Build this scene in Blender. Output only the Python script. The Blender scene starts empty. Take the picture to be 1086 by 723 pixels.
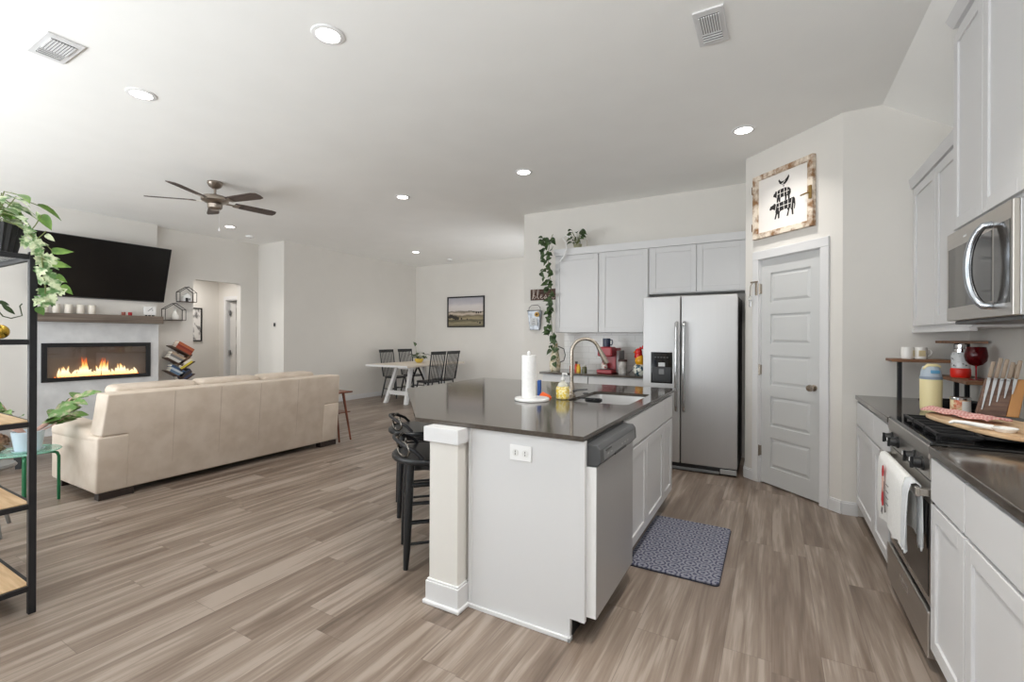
import bpy, bmesh, math, random
from math import sin, cos, pi, radians as R
from mathutils import Vector, Matrix
random.seed(7)
C = bpy.context.scene.collection

# ------------------------------------------------------------------ camera, world, lights, exposure
YAW, ROLL, FPX, CY, CAMH = 0.5149, 0.004, 489.2, 356.93, 1.346
cam_d = bpy.data.cameras.new('camera'); cam = bpy.data.objects.new('camera', cam_d); C.objects.link(cam)
cam_d.sensor_fit = 'HORIZONTAL'; cam_d.sensor_width = 36.0
cam_d.lens = FPX / 1086 * 36.0
cam_d.shift_y = -(361.5 - CY) / 1086
cam_d.clip_start = 0.05
cam.matrix_world = Matrix.Translation((0, 0, CAMH)) @ Matrix.Rotation(YAW, 4, 'Z') @ Matrix.Rotation(R(90), 4, 'X') @ Matrix.Rotation(ROLL, 4, 'Z')
bpy.context.scene.camera = cam

w = bpy.data.worlds.new('world'); bpy.context.scene.world = w; w.use_nodes = True
w.node_tree.nodes['Background'].inputs[0].default_value = (0.86, 0.93, 1.0, 1)
w.node_tree.nodes['Background'].inputs[1].default_value = 1.0

def area(name, loc, rot, sx, sy, power, col=(1, 1, 1)):
    l = bpy.data.lights.new(name, 'AREA'); l.shape = 'RECTANGLE'; l.size = sx; l.size_y = sy
    l.energy = power; l.color = col
    o = bpy.data.objects.new(name, l); C.objects.link(o); o.location = loc; o.rotation_euler = rot
    return o
# daylight from windows behind the camera; lamps aimed up as added ceiling fill
DAY = (0.93, 0.972, 0.995)
area('window_light_living', (-6.9, -2.05, 1.3), (R(90 + 31), 0, 0), 2.6, 2.2, 108, DAY)
area('window_light_middle', (-3.9, -2.05, 1.3), (R(90 + 72), 0, 0), 2.6, 2.2, 132, DAY)
area('window_light_kitchen', (-0.6, -2.05, 1.45), (R(90 + 82), 0, 0), 2.2, 1.9, 108, DAY)
area('dining_window_light', (-3.2, 7.4, 1.5), (0, R(90), 0), 1.6, 1.6, 22, (0.95, 0.975, 1.0))  # added fill lamp; the dining wall here has no window
area('hall_light', (-9.3, 4.4, 2.5), (0, 0, 0), 0.4, 0.4, 12, (1.0, 0.96, 0.91))  # added unseen lamp that brightens the hall
bpy.context.scene.cycles.max_bounces = 16; bpy.context.scene.cycles.diffuse_bounces = 10

vs = bpy.context.scene.view_settings
vs.view_transform = 'Standard'; vs.look = 'None'; vs.gamma = 1.0; vs.use_curve_mapping = False
vs.exposure = 0.40

# ------------------------------------------------------------------ materials
def lin(c):
    out = []
    for v in c:
        v = v / 255.0
        out.append(v / 12.92 if v <= 0.04045 else ((v + 0.055) / 1.055) ** 2.4)
    return tuple(out) + (1.0,)

def P(name, rgb, rough=0.5, metal=0.0, **kw):
    m = bpy.data.materials.new(name); m.use_nodes = True
    b = m.node_tree.nodes['Principled BSDF']
    b.inputs['Base Color'].default_value = lin(rgb)
    b.inputs['Roughness'].default_value = rough
    b.inputs['Metallic'].default_value = metal
    for k, v in kw.items():
        b.inputs[k.replace('_', ' ')].default_value = v
    return m

def nodes(m):
    return m.node_tree.nodes, m.node_tree.links, m.node_tree.nodes['Principled BSDF']

def noisy(m, c1, c2, scale=(8, 8, 8), detail=4, lo=0.35, hi=0.65, bump=0.0, coord='Object', dist=0.0):
    """procedural two-tone noise colour (and a bump) in object space"""
    n, l, b = nodes(m)
    tc = n.new('ShaderNodeTexCoord'); mp = n.new('ShaderNodeMapping'); mp.inputs['Scale'].default_value = scale
    nz = n.new('ShaderNodeTexNoise'); nz.inputs['Scale'].default_value = 1.0; nz.inputs['Detail'].default_value = detail
    nz.inputs['Distortion'].default_value = dist
    cr = n.new('ShaderNodeValToRGB'); cr.color_ramp.elements[0].position = lo; cr.color_ramp.elements[1].position = hi
    cr.color_ramp.elements[0].color = lin(c1); cr.color_ramp.elements[1].color = lin(c2)
    l.new(tc.outputs[coord], mp.inputs[0]); l.new(mp.outputs[0], nz.inputs['Vector'])
    l.new(nz.outputs[0], cr.inputs[0]); l.new(cr.outputs[0], b.inputs['Base Color'])
    if bump:
        bp = n.new('ShaderNodeBump'); bp.inputs['Strength'].default_value = bump; bp.inputs['Distance'].default_value = 0.01
        l.new(nz.outputs[0], bp.inputs['Height']); l.new(bp.outputs[0], b.inputs['Normal'])
    return m

def E(name, rgb, strength):
    m = bpy.data.materials.new(name); m.use_nodes = True
    n, l, b = nodes(m)
    b.inputs['Base Color'].default_value = lin(rgb)
    b.inputs['Emission Color'].default_value = lin(rgb); b.inputs['Emission Strength'].default_value = strength
    return m

def glassy(name, tint=(255, 255, 255), gloss=0.06, rough=0.02):
    m = bpy.data.materials.new(name); m.use_nodes = True
    n, l = m.node_tree.nodes, m.node_tree.links
    n.remove(n['Principled BSDF'])
    t = n.new('ShaderNodeBsdfTransparent'); t.inputs[0].default_value = lin(tint)
    g = n.new('ShaderNodeBsdfGlossy'); g.inputs['Roughness'].default_value = rough
    lw = n.new('ShaderNodeLayerWeight'); lw.inputs['Blend'].default_value = 0.35
    ma = n.new('ShaderNodeMath'); ma.operation = 'MULTIPLY_ADD'; ma.inputs[1].default_value = 0.8; ma.inputs[2].default_value = gloss
    mx = n.new('ShaderNodeMixShader')
    l.new(lw.outputs['Fresnel'], ma.inputs[0]); l.new(ma.outputs[0], mx.inputs[0])
    l.new(t.outputs[0], mx.inputs[1]); l.new(g.outputs[0], mx.inputs[2]); l.new(mx.outputs[0], n['Material Output'].inputs[0])
    return m

def floor_mat():
    m = P('floor_vinyl_planks', (150, 135, 122), 0.34)
    n, l, b = nodes(m)
    def M(op, a, bb=None, c=None):
        x = n.new('ShaderNodeMath'); x.operation = op
        for i, v in enumerate((a, bb, c)):
            if v is None: continue
            if isinstance(v, (int, float)): x.inputs[i].default_value = v
            else: l.new(v, x.inputs[i])
        return x.outputs[0]
    tc = n.new('ShaderNodeTexCoord'); sp = n.new('ShaderNodeSeparateXYZ'); l.new(tc.outputs['Object'], sp.inputs[0])
    u = M('DIVIDE', sp.outputs[0], 0.182); idx = M('FLOOR', u)
    wn = n.new('ShaderNodeTexWhiteNoise'); wn.noise_dimensions = '1D'; l.new(idx, wn.inputs['W'])
    v = M('ADD', M('DIVIDE', sp.outputs[1], 1.22), M('MULTIPLY', wn.outputs['Value'], 7.3)); seg = M('FLOOR', v)
    cv = n.new('ShaderNodeCombineXYZ'); l.new(idx, cv.inputs[0]); l.new(seg, cv.inputs[1])
    wp = n.new('ShaderNodeTexWhiteNoise'); wp.noise_dimensions = '2D'; l.new(cv.outputs[0], wp.inputs['Vector'])
    def stretch(sx, sy, det, dist=0.0, offs=37.0):
        c = n.new('ShaderNodeCombineXYZ')
        l.new(M('ADD', M('MULTIPLY', sp.outputs[0], sx), M('MULTIPLY', wp.outputs['Value'], offs)), c.inputs[0])
        l.new(M('MULTIPLY', sp.outputs[1], sy), c.inputs[1]); l.new(M('MULTIPLY', wp.outputs['Value'], 11.0), c.inputs[2])
        z = n.new('ShaderNodeTexNoise'); z.inputs['Scale'].default_value = 1.0; z.inputs['Detail'].default_value = det
        z.inputs['Distortion'].default_value = dist
        l.new(c.outputs[0], z.inputs['Vector']); return z.outputs[0]
    g1 = stretch(15, 0.9, 5, 1.0); g2 = stretch(110, 3.0, 3, 0.2); g3 = stretch(5.5, 0.6, 3, 1.6)
    t = M('ADD', M('ADD', M('MULTIPLY', g1, 0.80), M('MULTIPLY', g2, 0.30)), M('ADD', M('MULTIPLY', g3, 0.52), M('MULTIPLY', wp.outputs['Value'], 0.13)))
    cr = n.new('ShaderNodeValToRGB'); e = cr.color_ramp.elements
    e[0].position = 0.54; e[0].color = lin((86, 73, 63)); e[1].position = 1.18; e[1].color = lin((153, 140, 129))
    k = e.new(0.75); k.color = lin((114, 99, 87)); k = e.new(0.92); k.color = lin((136, 122, 110))
    l.new(M('MULTIPLY', t, 1.0), cr.inputs[0])
    # grooves
    fu = M('FRACT', u); fv = M('FRACT', v)
    du = M('MINIMUM', fu, M('SUBTRACT', 1.0, fu)); dv = M('MINIMUM', fv, M('SUBTRACT', 1.0, fv))
    gr = M('MAXIMUM', M('LESS_THAN', du, 0.007), M('LESS_THAN', dv, 0.0012))
    mx = n.new('ShaderNodeMix'); mx.data_type = 'RGBA'
    l.new(M('MULTIPLY', gr, 0.4), mx.inputs[0]); l.new(cr.outputs[0], mx.inputs[6]); mx.inputs[7].default_value = lin((80, 68, 60))
    l.new(mx.outputs[2], b.inputs['Base Color'])
    l.new(M('MULTIPLY_ADD', g2, 0.14, 0.30), b.inputs['Roughness'])
    bp = n.new('ShaderNodeBump'); bp.inputs['Strength'].default_value = 0.12; bp.inputs['Distance'].default_value = 0.004
    l.new(M('SUBTRACT', g2, M('MULTIPLY', gr, 0.6)), bp.inputs['Height']); l.new(bp.outputs[0], b.inputs['Normal'])
    return m

def steel_mat(name, rgb, rough, axis='z'):
    m = P(name, rgb, rough, 1.0)
    n, l, b = nodes(m)
    tc = n.new('ShaderNodeTexCoord'); mp = n.new('ShaderNodeMapping')
    mp.inputs['Scale'].default_value = (260, 260, 1.5) if axis == 'z' else (1.5, 1.5, 260)
    nz = n.new('ShaderNodeTexNoise'); nz.inputs['Scale'].default_value = 1.0; nz.inputs['Detail'].default_value = 2
    l.new(tc.outputs['Object'], mp.inputs[0]); l.new(mp.outputs[0], nz.inputs['Vector'])
    ma = n.new('ShaderNodeMath'); ma.operation = 'MULTIPLY_ADD'; ma.inputs[1].default_value = 0.16; ma.inputs[2].default_value = rough - 0.08
    l.new(nz.outputs[0], ma.inputs[0]); l.new(ma.outputs[0], b.inputs['Roughness'])
    bp = n.new('ShaderNodeBump'); bp.inputs['Strength'].default_value = 0.05 if axis == 'z' else 0.012; bp.inputs['Distance'].default_value = 0.002
    l.new(nz.outputs[0], bp.inputs['Height']); l.new(bp.outputs[0], b.inputs['Normal'])
    return m

WALL = noisy(P('wall_paint', (218, 215, 210), 0.85), (217, 214, 209), (219, 216, 211), (3, 3, 3))
CEIL = noisy(P('ceiling_paint', (243, 243, 241), 0.9), (242, 242, 240), (244, 244, 242), (3, 3, 3))
TRIM = P('white_trim_paint', (217, 217, 218), 0.45)
CAB = P('white_cabinet_paint', (210, 210, 211), 0.42)
DOORW = P('white_door_paint', (200, 201, 201), 0.45)
FLOOR = floor_mat()
QUARTZ = noisy(P('grey_brown_quartz', (74, 67, 61), 0.10), (67, 61, 56), (81, 74, 67), (90, 90, 90), 3)
QUARTZ.node_tree.nodes['Principled BSDF'].inputs['Specular IOR Level'].default_value = 0.6
STEEL = steel_mat('brushed_steel', (200, 200, 201), 0.56)
STEELH = steel_mat('brushed_steel_level', (190, 186, 181), 0.34, 'x')
NICKEL = P('brushed_nickel', (176, 166, 154), 0.25, 1.0)
CHROME = P('polished_chrome', (215, 217, 220), 0.12, 1.0)
DKGREY = P('dark_grey_plastic', (70, 71, 73), 0.4)
MIDGREY = P('grey_plastic', (112, 113, 114), 0.35)
BLACK = P('black_plastic', (22, 22, 24), 0.35)
GLOSSBLK = P('black_gloss', (12, 12, 13), 0.08)
BLKMETAL = P('black_powder_metal', (32, 32, 35), 0.5, 0.2)
IRON = P('cast_iron', (28, 28, 30), 0.55, 0.3)
BLKWOOD = P('black_painted_wood', (27, 29, 32), 0.32)
LEATHER = noisy(P('beige_leather', (206, 192, 177), 0.55), (199, 184, 168), (212, 199, 185), (6, 6, 6), 5, bump=0.10)
OAK = noisy(P('light_oak', (206, 174, 132), 0.5), (190, 156, 114), (218, 189, 150), (3, 45, 3), 4)
WALNUT = noisy(P('walnut', (112, 60, 38), 0.4), (86, 44, 28), (128, 70, 44), (5, 40, 5), 4)
DKWOOD = noisy(P('dark_walnut', (74, 52, 40), 0.5), (60, 42, 33), (92, 66, 50), (30, 5, 30), 4)
GREYWOOD = noisy(P('grey_brown_beam', (112, 100, 90), 0.7), (88, 77, 68), (132, 119, 108), (14, 1.2, 40), 5, bump=0.2)
WHITEP = P('white_paint', (232, 232, 232), 0.45)
CERAM = P('white_glazed_ceramic', (236, 234, 230), 0.2)
CREAM = P('cream_enamel', (236, 222, 172), 0.4)
LEAF = noisy(P('green_leaf', (70, 104, 44), 0.42), (52, 88, 34), (92, 130, 56), (14, 14, 14))
LEAFD = noisy(P('dark_green_leaf', (52, 74, 40), 0.45), (38, 58, 30), (70, 94, 52), (18, 18, 18))
LEAFL = noisy(P('variegated_leaf', (150, 178, 120), 0.45), (88, 128, 70), (214, 224, 186), (34, 34, 34), 3, 0.42, 0.58)
LEAFB = noisy(P('bright_green_leaf', (98, 138, 56), 0.4), (78, 118, 44), (124, 160, 74), (26, 26, 26))
LEAFP = noisy(P('green_leaf_with_pink', (88, 116, 66), 0.42), (96, 136, 66), (190, 168, 152), (20, 20, 20), 3, 0.48, 0.74)
STEM = P('plant_stem', (108, 118, 66), 0.6)
PINKSTEM = P('pink_stem', (206, 170, 158), 0.6)
RED = P('red_gloss', (170, 26, 34), 0.3)
SKIRT = P('black_shadow_gap', (30, 28, 27), 0.8)  # flat black of the outlet slots and sofa underside
PANE = glassy('clear_glass', (246, 248, 248), 0.03)

# ------------------------------------------------------------------ mesh building helpers
class MB:
    def __init__(s, soft=False): s.bm = bmesh.new(); s.soft = soft
    def add(s, tb, M=None, ang=32):
        if s.soft: ang = 70
        tb.normal_update()
        for e in tb.edges:
            if len(e.link_faces) != 2 or e.calc_face_angle(0) > R(ang): e.smooth = False
        me = bpy.data.meshes.new('t'); tb.to_mesh(me); tb.free()
        if M is not None: me.transform(M)
        s.bm.from_mesh(me); bpy.data.meshes.remove(me); return s
    def box(s, x0, x1, y0, y1, z0, z1, b=0.0, seg=2, M=None):
        tb = bmesh.new(); bmesh.ops.create_cube(tb, size=1.0)
        for v in tb.verts:
            v.co = Vector(((x0 + x1) / 2 + v.co.x * (x1 - x0), (y0 + y1) / 2 + v.co.y * (y1 - y0), (z0 + z1) / 2 + v.co.z * (z1 - z0)))
        bmesh.ops.recalc_face_normals(tb, faces=tb.faces)
        if b > 0: bmesh.ops.bevel(tb, geom=list(tb.edges), offset=b, segments=seg, profile=0.5, affect='EDGES', clamp_overlap=True)
        return s.add(tb, M, 15)
    def hexa(s, p, b=0.0, seg=2, M=None):
        """eight corners: bottom four then top four, same order round"""
        tb = bmesh.new(); v = [tb.verts.new(q) for q in p]
        for f in ((3, 2, 1, 0), (4, 5, 6, 7), (0, 1, 5, 4), (1, 2, 6, 5), (2, 3, 7, 6), (3, 0, 4, 7)): tb.faces.new([v[i] for i in f])
        bmesh.ops.recalc_face_normals(tb, faces=tb.faces)
        if b > 0: bmesh.ops.bevel(tb, geom=list(tb.edges), offset=b, segments=seg, profile=0.5, affect='EDGES', clamp_overlap=True)
        return s.add(tb, M, 15)
    def prism(s, poly, z0, z1, b=0.0, M=None, seg=2):
        tb = bmesh.new(); lo = [tb.verts.new((x, y, z0)) for x, y in poly]
        f = tb.faces.new(lo); r = bmesh.ops.extrude_face_region(tb, geom=[f])
        for v in r['geom']:
            if isinstance(v, bmesh.types.BMVert): v.co.z = z1
        bmesh.ops.recalc_face_normals(tb, faces=tb.faces)
        if b > 0: bmesh.ops.bevel(tb, geom=list(tb.edges), offset=b, segments=seg, profile=0.5, affect='EDGES', clamp_overlap=True)
        return s.add(tb, M, 15)
    def lathe(s, prof, c=(0, 0, 0), n=28, M=None):
        """profile of (radius, z)"""
        tb = bmesh.new(); rings = []
        for r, z in prof:
            if r < 1e-6: rings.append([tb.verts.new((0, 0, z))])
            else: rings.append([tb.verts.new((r * cos(2 * pi * i / n), r * sin(2 * pi * i / n), z)) for i in range(n)])
        for a, bb in zip(rings, rings[1:]):
            for i in range(n):
                j = (i + 1) % n
                if len(a) == 1 and len(bb) == 1: continue
                if len(a) == 1: tb.faces.new((a[0], bb[j], bb[i]))
                elif len(bb) == 1: tb.faces.new((a[i], a[j], bb[0]))
                else: tb.faces.new((a[i], a[j], bb[j], bb[i]))
        if len(rings[0]) > 1: tb.faces.new(list(reversed(rings[0])))
        if len(rings[-1]) > 1: tb.faces.new(rings[-1])
        bmesh.ops.recalc_face_normals(tb, faces=tb.faces)
        T = Matrix.Translation(c)
        return s.add(tb, T if M is None else M @ T)
    def cyl(s, p, q, r, r2=None, n=20, M=None):
        return s.tube([p, q], [r, r if r2 is None else r2], n, M=M)
    def tube(s, pts, r, n=8, closed=False, M=None):
        tb = bmesh.new(); pts = [Vector(p) for p in pts]; k = len(pts); rings = []
        rr = r if isinstance(r, (list, tuple)) else [r] * k
        up = None
        for i in range(k):
            if closed: d = pts[(i + 1) % k] - pts[i - 1]
            else: d = pts[min(i + 1, k - 1)] - pts[max(i - 1, 0)]
            d.normalize()
            if up is None:
                up = Vector((0, 0, 1)) if abs(d.z) < 0.9 else Vector((1, 0, 0))
            a = d.cross(up); a.normalize(); bvec = a.cross(d); bvec.normalize(); up = bvec
            rings.append([tb.verts.new(pts[i] + (a * cos(2 * pi * j / n) + bvec * sin(2 * pi * j / n)) * rr[i]) for j in range(n)])
        for i in range(k if closed else k - 1):
            a, bb = rings[i], rings[(i + 1) % k]
            for j in range(n): tb.faces.new((a[j], a[(j + 1) % n], bb[(j + 1) % n], bb[j]))
        if not closed:
            tb.faces.new(list(reversed(rings[0]))); tb.faces.new(rings[-1])
        bmesh.ops.recalc_face_normals(tb, faces=tb.faces)
        return s.add(tb, M, 62)
    def sphere(s, c, r, sc=(1, 1, 1), n=16, M=None):
        tb = bmesh.new(); bmesh.ops.create_uvsphere(tb, u_segments=n, v_segments=max(6, n // 2), radius=r)
        for v in tb.verts: v.co = Vector((v.co.x * sc[0], v.co.y * sc[1], v.co.z * sc[2])) + Vector(c)
        return s.add(tb, M, 80)
    def poly(s, pts, M=None):
        tb = bmesh.new(); tb.faces.new([tb.verts.new(p) for p in pts]); return s.add(tb, M)
    def leaf(s, base, d, nrm, L, W, kind='heart', droop=0.25):
        d = Vector(d).normalized(); nrm = Vector(nrm); a = d.cross(nrm)
        if a.length < 1e-3: a = d.cross(Vector((0.3, 0.5, 0.8)))
        a.normalize(); nn = a.cross(d).normalized(); base = Vector(base)
        if kind == 'heart': pr = [(0, .02), (-.05, .25), (.05, .44), (.22, .50), (.45, .44), (.68, .28), (.87, .10), (1, 0)]
        elif kind == 'long': pr = [(0, .03), (.12, .22), (.35, .48), (.6, .46), (.82, .26), (1, 0)]
        else: pr = [(0, .03), (-.08, .34), (.10, .56), (.22, .34), (.42, .50), (.56, .22), (.80, .12), (1, 0)]
        tb = bmesh.new(); mid = []; le = []; ri = []
        for t, wv in pr:
            c0 = base + d * (t * L) - nn * (droop * L * t * t)
            mid.append(tb.verts.new(c0)); e = nn * (wv * W * 0.28)
            le.append(tb.verts.new(c0 + a * (wv * W) + e)); ri.append(tb.verts.new(c0 - a * (wv * W) + e))
        for i in range(len(pr) - 1):
            tb.faces.new((mid[i], mid[i + 1], le[i + 1], le[i])); tb.faces.new((mid[i + 1], mid[i], ri[i], ri[i + 1]))
        return s.add(tb, None, 80)
    def build(s, name, mat, parent=None, world=True, angle=38, label=None, solid=0.0):
        me = bpy.data.meshes.new(name)
        for f in s.bm.faces: f.smooth = any(e.smooth for e in f.edges)
        s.bm.to_mesh(me); s.bm.free()
        o = bpy.data.objects.new(name, me); C.objects.link(o)
        me.materials.append(mat)
        me.update()
        if parent is not None:
            o.parent = parent
            if world:
                M = parent.matrix_basis.copy(); q = parent.parent
                while q is not None: M = q.matrix_basis @ M; q = q.parent
                me.transform(M.inverted())
        if label: o['label'] = label
        return o

def thing(name, label, cat, loc=(0, 0, 0), rz=0.0, group=None):
    o = bpy.data.objects.new(name, None); C.objects.link(o)
    o.empty_display_size = 0.1
    o.matrix_basis = Matrix.Translation(loc) @ Matrix.Rotation(rz, 4, 'Z')
    return tag(o, label, cat, group)
def tag(o, label, cat, group=None):
    o['label'] = label; o['category'] = cat
    if group: o['group'] = group
    return o
def struct(name, mb, mat, label=None, cat=None):
    o = mb.build(name, mat); o['kind'] = 'structure'
    if label: o['label'] = label
    if cat: o['category'] = cat
    return o
def setorigin(o, loc):
    o.data.transform(Matrix.Translation([-a for a in loc])); o.location = loc; return o
def dup(root, loc=None, rz=None, label=None):
    r = root.copy(); C.objects.link(r)
    if loc is not None: r.matrix_basis = Matrix.Translation(loc) @ Matrix.Rotation(rz or 0.0, 4, 'Z')
    if label: r['label'] = label
    for ch in list(root.children):
        c = ch.copy(); C.objects.link(c); c.parent = r
        for g in list(ch.children):
            e = g.copy(); C.objects.link(e); e.parent = c
    return r
def arc(c, r, a0, a1, n, ax='xz'):
    out = []
    for i in range(n + 1):
        a = R(a0 + (a1 - a0) * i / n); u, v = r * cos(a), r * sin(a)
        out.append({'xz': (c[0] + u, c[1], c[2] + v), 'yz': (c[0], c[1] + u, c[2] + v), 'xy': (c[0] + u, c[1] + v, c[2])}[ax])
    return out

# ------------------------------------------------------------------ the room
H = 3.0735
XR, YW = 1.18, 4.3245           # right wall, wall beside the pantry
P0, P1 = (-.234, 5.0), (.463, YW)   # pantry diagonal
DT = Vector((P1[0] - P0[0], P1[1] - P0[1])); DL = DT.length; DT.normalize(); DA = math.atan2(DT.y, DT.x)
DM = Matrix.Translation((P0[0], P0[1], 0)) @ Matrix.Rotation(DA, 4, 'Z')      # local x along the wall, -y to the room
YK, XKL, YD, XL, YC, XF = 5.78, -3.08, 8.826, -7.757, 5.266, -8.53

struct('floor', MB().box(-10.2, 1.4, -2.4, 9.1, -0.1, 0), FLOOR, 'grey-brown wood plank floor of the open room', 'floor')
struct('ceiling', MB().box(-8.6, .7, -2.4, 9.1, H, H + .1), CEIL, 'flat white ceiling with recessed lights', 'ceiling')
struct('trim_1', MB().hexa([(.7, -2.4, H), (1.32, -2.4, H - .40), (1.32, 4.4, H - .40), (.7, 4.4, H), (.7, -2.4, H + .1), (1.32, -2.4, H - .3), (1.32, 4.4, H - .3), (.7, 4.4, H + .1)]), CEIL, 'sloping ceiling strip above the right wall cabinets', 'ceiling')
struct('wall_right', MB().box(XR, XR + .12, -2.4, YW + .12, 0, H - .2), WALL, 'wall behind the range', 'wall')
struct('wall_pantry_front', MB().box(.463, XR, YW, YW + .12, 0, H + .05), WALL, 'short wall right of the pantry door', 'wall')
D0, D1, DH = .168, .798, 2.075
struct('wall_pantry_diagonal', MB().box(0, D0, 0, .11, 0, H + .05, M=DM).box(D1, DL, 0, .11, 0, H + .05, M=DM).box(D0, D1, 0, .11, DH, H + .05, M=DM), WALL, 'angled wall holding the pantry door', 'wall')
struct('wall_pantry_side', MB().box(-.234, -.12, 5.03, YK, 0, H + .05), WALL, 'wall right of the refrigerator', 'wall')
struct('wall_pantry_inside', MB().box(-.1, .8, 5.6, 5.7, 0, H).box(.7, .8, 4.6, 5.6, 0, H), WALL, 'wall inside the pantry', 'wall')
struct('wall_kitchen_back', MB().box(XKL, -.12, YK, YK + .12, 0, H + .05), WALL, 'wall behind the refrigerator', 'wall')
struct('wall_dining_right', MB().box(XKL, XKL + .12, YK + .12, YD, 0, H + .05), WALL, 'wall on the right of the dining nook', 'wall')
struct('wall_dining_back', MB().box(XL - .12, XKL + .12, YD, YD + .12, 0, H + .05), WALL, 'wall behind the dining table with the landscape picture', 'wall')
struct('wall_dining_left', MB().box(XL - .12, XL, YC + .12, YD, 0, H + .05), WALL, 'long wall left of the dining table', 'wall')
struct('wall_left_return', MB().box(XF - .12, XL, YC, YC + .12, 0, H + .05), WALL, 'narrow wall holding the thermostat', 'wall')
OY0, OY1, OZ = 4.13, 4.93, 2.296
mb = MB().box(XF - .12, XF, -2.4, OY0, 0, H + .05).box(XF - .12, XF, OY1, YC, 0, H + .05).box(XF - .12, XF, OY0, OY1, OZ, H + .05)
for s, yy in ((1, OY0), (-1, OY1)):     # rounded upper corners of the opening
    pts = [(yy, OZ)] + [(yy + s * (.06 - .06 * sin(R(a))), OZ - .06 + .06 * cos(R(a))) for a in range(0, 91, 15)]
    mb.prism(pts, XF - .12, XF, M=Matrix(((0, 0, 1, 0), (1, 0, 0, 0), (0, 1, 0, 0), (0, 0, 0, 1))))
struct('wall_left', mb, WALL, 'living room wall with the hall opening', 'wall')
struct('wall_fireplace', MB().box(XF, -8.402, 1.6, 3.55, 0, H + .05), WALL, 'shallow chimney breast behind the television', 'wall')
struct('wall_hall_back', MB().box(-10.0, -9.88, 2.6, 5.4, 0, 2.75), WALL, 'hall wall with the framed print', 'wall')
HD0, HD1 = -9.60, -8.80
struct('wall_hall_side', MB().box(-9.88, HD0, 5.26, 5.36, 0, 2.75).box(HD1, XF - .12, 5.26, 5.36, 0, 2.75).box(HD0, HD1, 5.26, 5.36, 2.06, 2.75), WALL, 'hall wall with the bedroom door', 'wall')
struct('wall_hall_end', MB().box(-9.88, XF - .12, 2.5, 2.6, 0, 2.75), WALL, 'near end wall of the hall', 'wall')
struct('wall_hall_room', MB().box(-10.0, XF - .12, 6.6, 6.7, 0, 2.75).box(-10.1, -10.0, 5.36, 6.7, 0, 2.75), WALL, 'wall of the room past the hall', 'wall')
struct('ceiling_hall', MB().box(-10.1, XF - .12, 2.5, 6.7, 2.75, 2.85), CEIL, 'hall ceiling', 'ceiling')
# wall behind the camera with its three windows
wx = [(-8.2, -5.6, .25, 2.4), (-5.2, -2.6, .25, 2.4), (-1.7, .5, .5, 2.4)]
mb = MB(); x = -8.65
for a, bq, z0, z1 in wx:
    mb.box(x, a, -2.24, -2.12, 0, H + .05); mb.box(a, bq, -2.24, -2.12, 0, z0); mb.box(a, bq, -2.24, -2.12, z1, H + .05); x = bq
mb.box(x, 1.3, -2.24, -2.12, 0, H + .05)
struct('wall_south', mb, WALL, 'window wall behind the camera', 'wall')
for i, (a, bq, z0, z1) in enumerate(wx):
    mb = MB(); t = .05
    mb.box(a, a + t, -2.22, -2.14, z0, z1).box(bq - t, bq, -2.22, -2.14, z0, z1).box(a, bq, -2.22, -2.14, z0, z0 + t).box(a, bq, -2.22, -2.14, z1 - t, z1).box((a + bq) / 2 - t / 2, (a + bq) / 2 + t / 2, -2.22, -2.14, z0, z1)
    struct('window_%d' % (i + 1), mb, TRIM, 'white framed window behind the camera', 'window')

def base_run(name, x0, y0, x1, y1, h=.1, t=.014):
    """baseboard from one floor point to the other, room on the right-hand side of the walk"""
    L = math.hypot(x1 - x0, y1 - y0); M = Matrix.Translation((x0, y0, 0)) @ Matrix.Rotation(math.atan2(y1 - y0, x1 - x0), 4, 'Z')
    mb = MB().box(0, L, -t, 0, 0, h - .012, M=M).box(0, L, -t * .6, 0, h - .012, h, M=M)
    return struct(name, mb, TRIM, None, None)
base_run('baseboard_dining_back', XL, YD, XKL, YD); base_run('baseboard_dining_left', XL, YC, XL, YD)
base_run('baseboard_left_return', XF, YC, XL + .014, YC)
base_run('baseboard_left', XF, 3.55, XF, OY0); base_run('baseboard_left_hall', XF, OY1, XF, YC)
base_run('baseboard_left_front', XF, -2.1, XF, 1.6)
base_run('baseboard_fireplace', -8.402, 1.6, -8.402, 2.12)
base_run('baseboard_kitchen_back', XKL, YK, -2.52, YK)
base_run('baseboard_dining_right', XKL, YD, XKL, YK - .014)
base_run('baseboard_pantry_right', *(DM @ Vector((.872, 0, 0)))[:2], *P1)
base_run('baseboard_pantry_left', *P0, *(DM @ Vector((.108, 0, 0)))[:2])
base_run('baseboard_pantry_side', P0[0], YK, *P0)
base_run('baseboard_pantry_front', P1[0], P1[1], .56, YW)
base_run('baseboard_hall_back', -9.88, 2.6, -9.88, 5.26)

# ------------------------------------------------------------------ doors
def door_leaf(mb, w_, h_, th, panels, M, rail=.105):
    """slab with raised panels set in recesses on the -y face"""
    mb.box(0, w_, .012, th, 0, h_, M=M)
    st = rail
    mb.box(0, st, 0, .012, 0, h_, M=M); mb.box(w_ - st, w_, 0, .012, 0, h_, M=M)
    z = 0
    for z0, z1 in panels:
        mb.box(st, w_ - st, 0, .012, z, z0, M=M); z = z1
        mb.hexa([(st + .012, .012, z0 + .012), (w_ - st - .012, .012, z0 + .012), (w_ - st - .012, .012, z1 - .012), (st + .012, .012, z1 - .012),
                 (st + .034, .003, z0 + .034), (w_ - st - .034, .003, z0 + .034), (w_ - st - .034, .003, z1 - .034), (st + .034, .003, z1 - .034)], M=M)
    mb.box(st, w_ - st, 0, .012, z, h_, M=M)
    return mb

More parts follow.
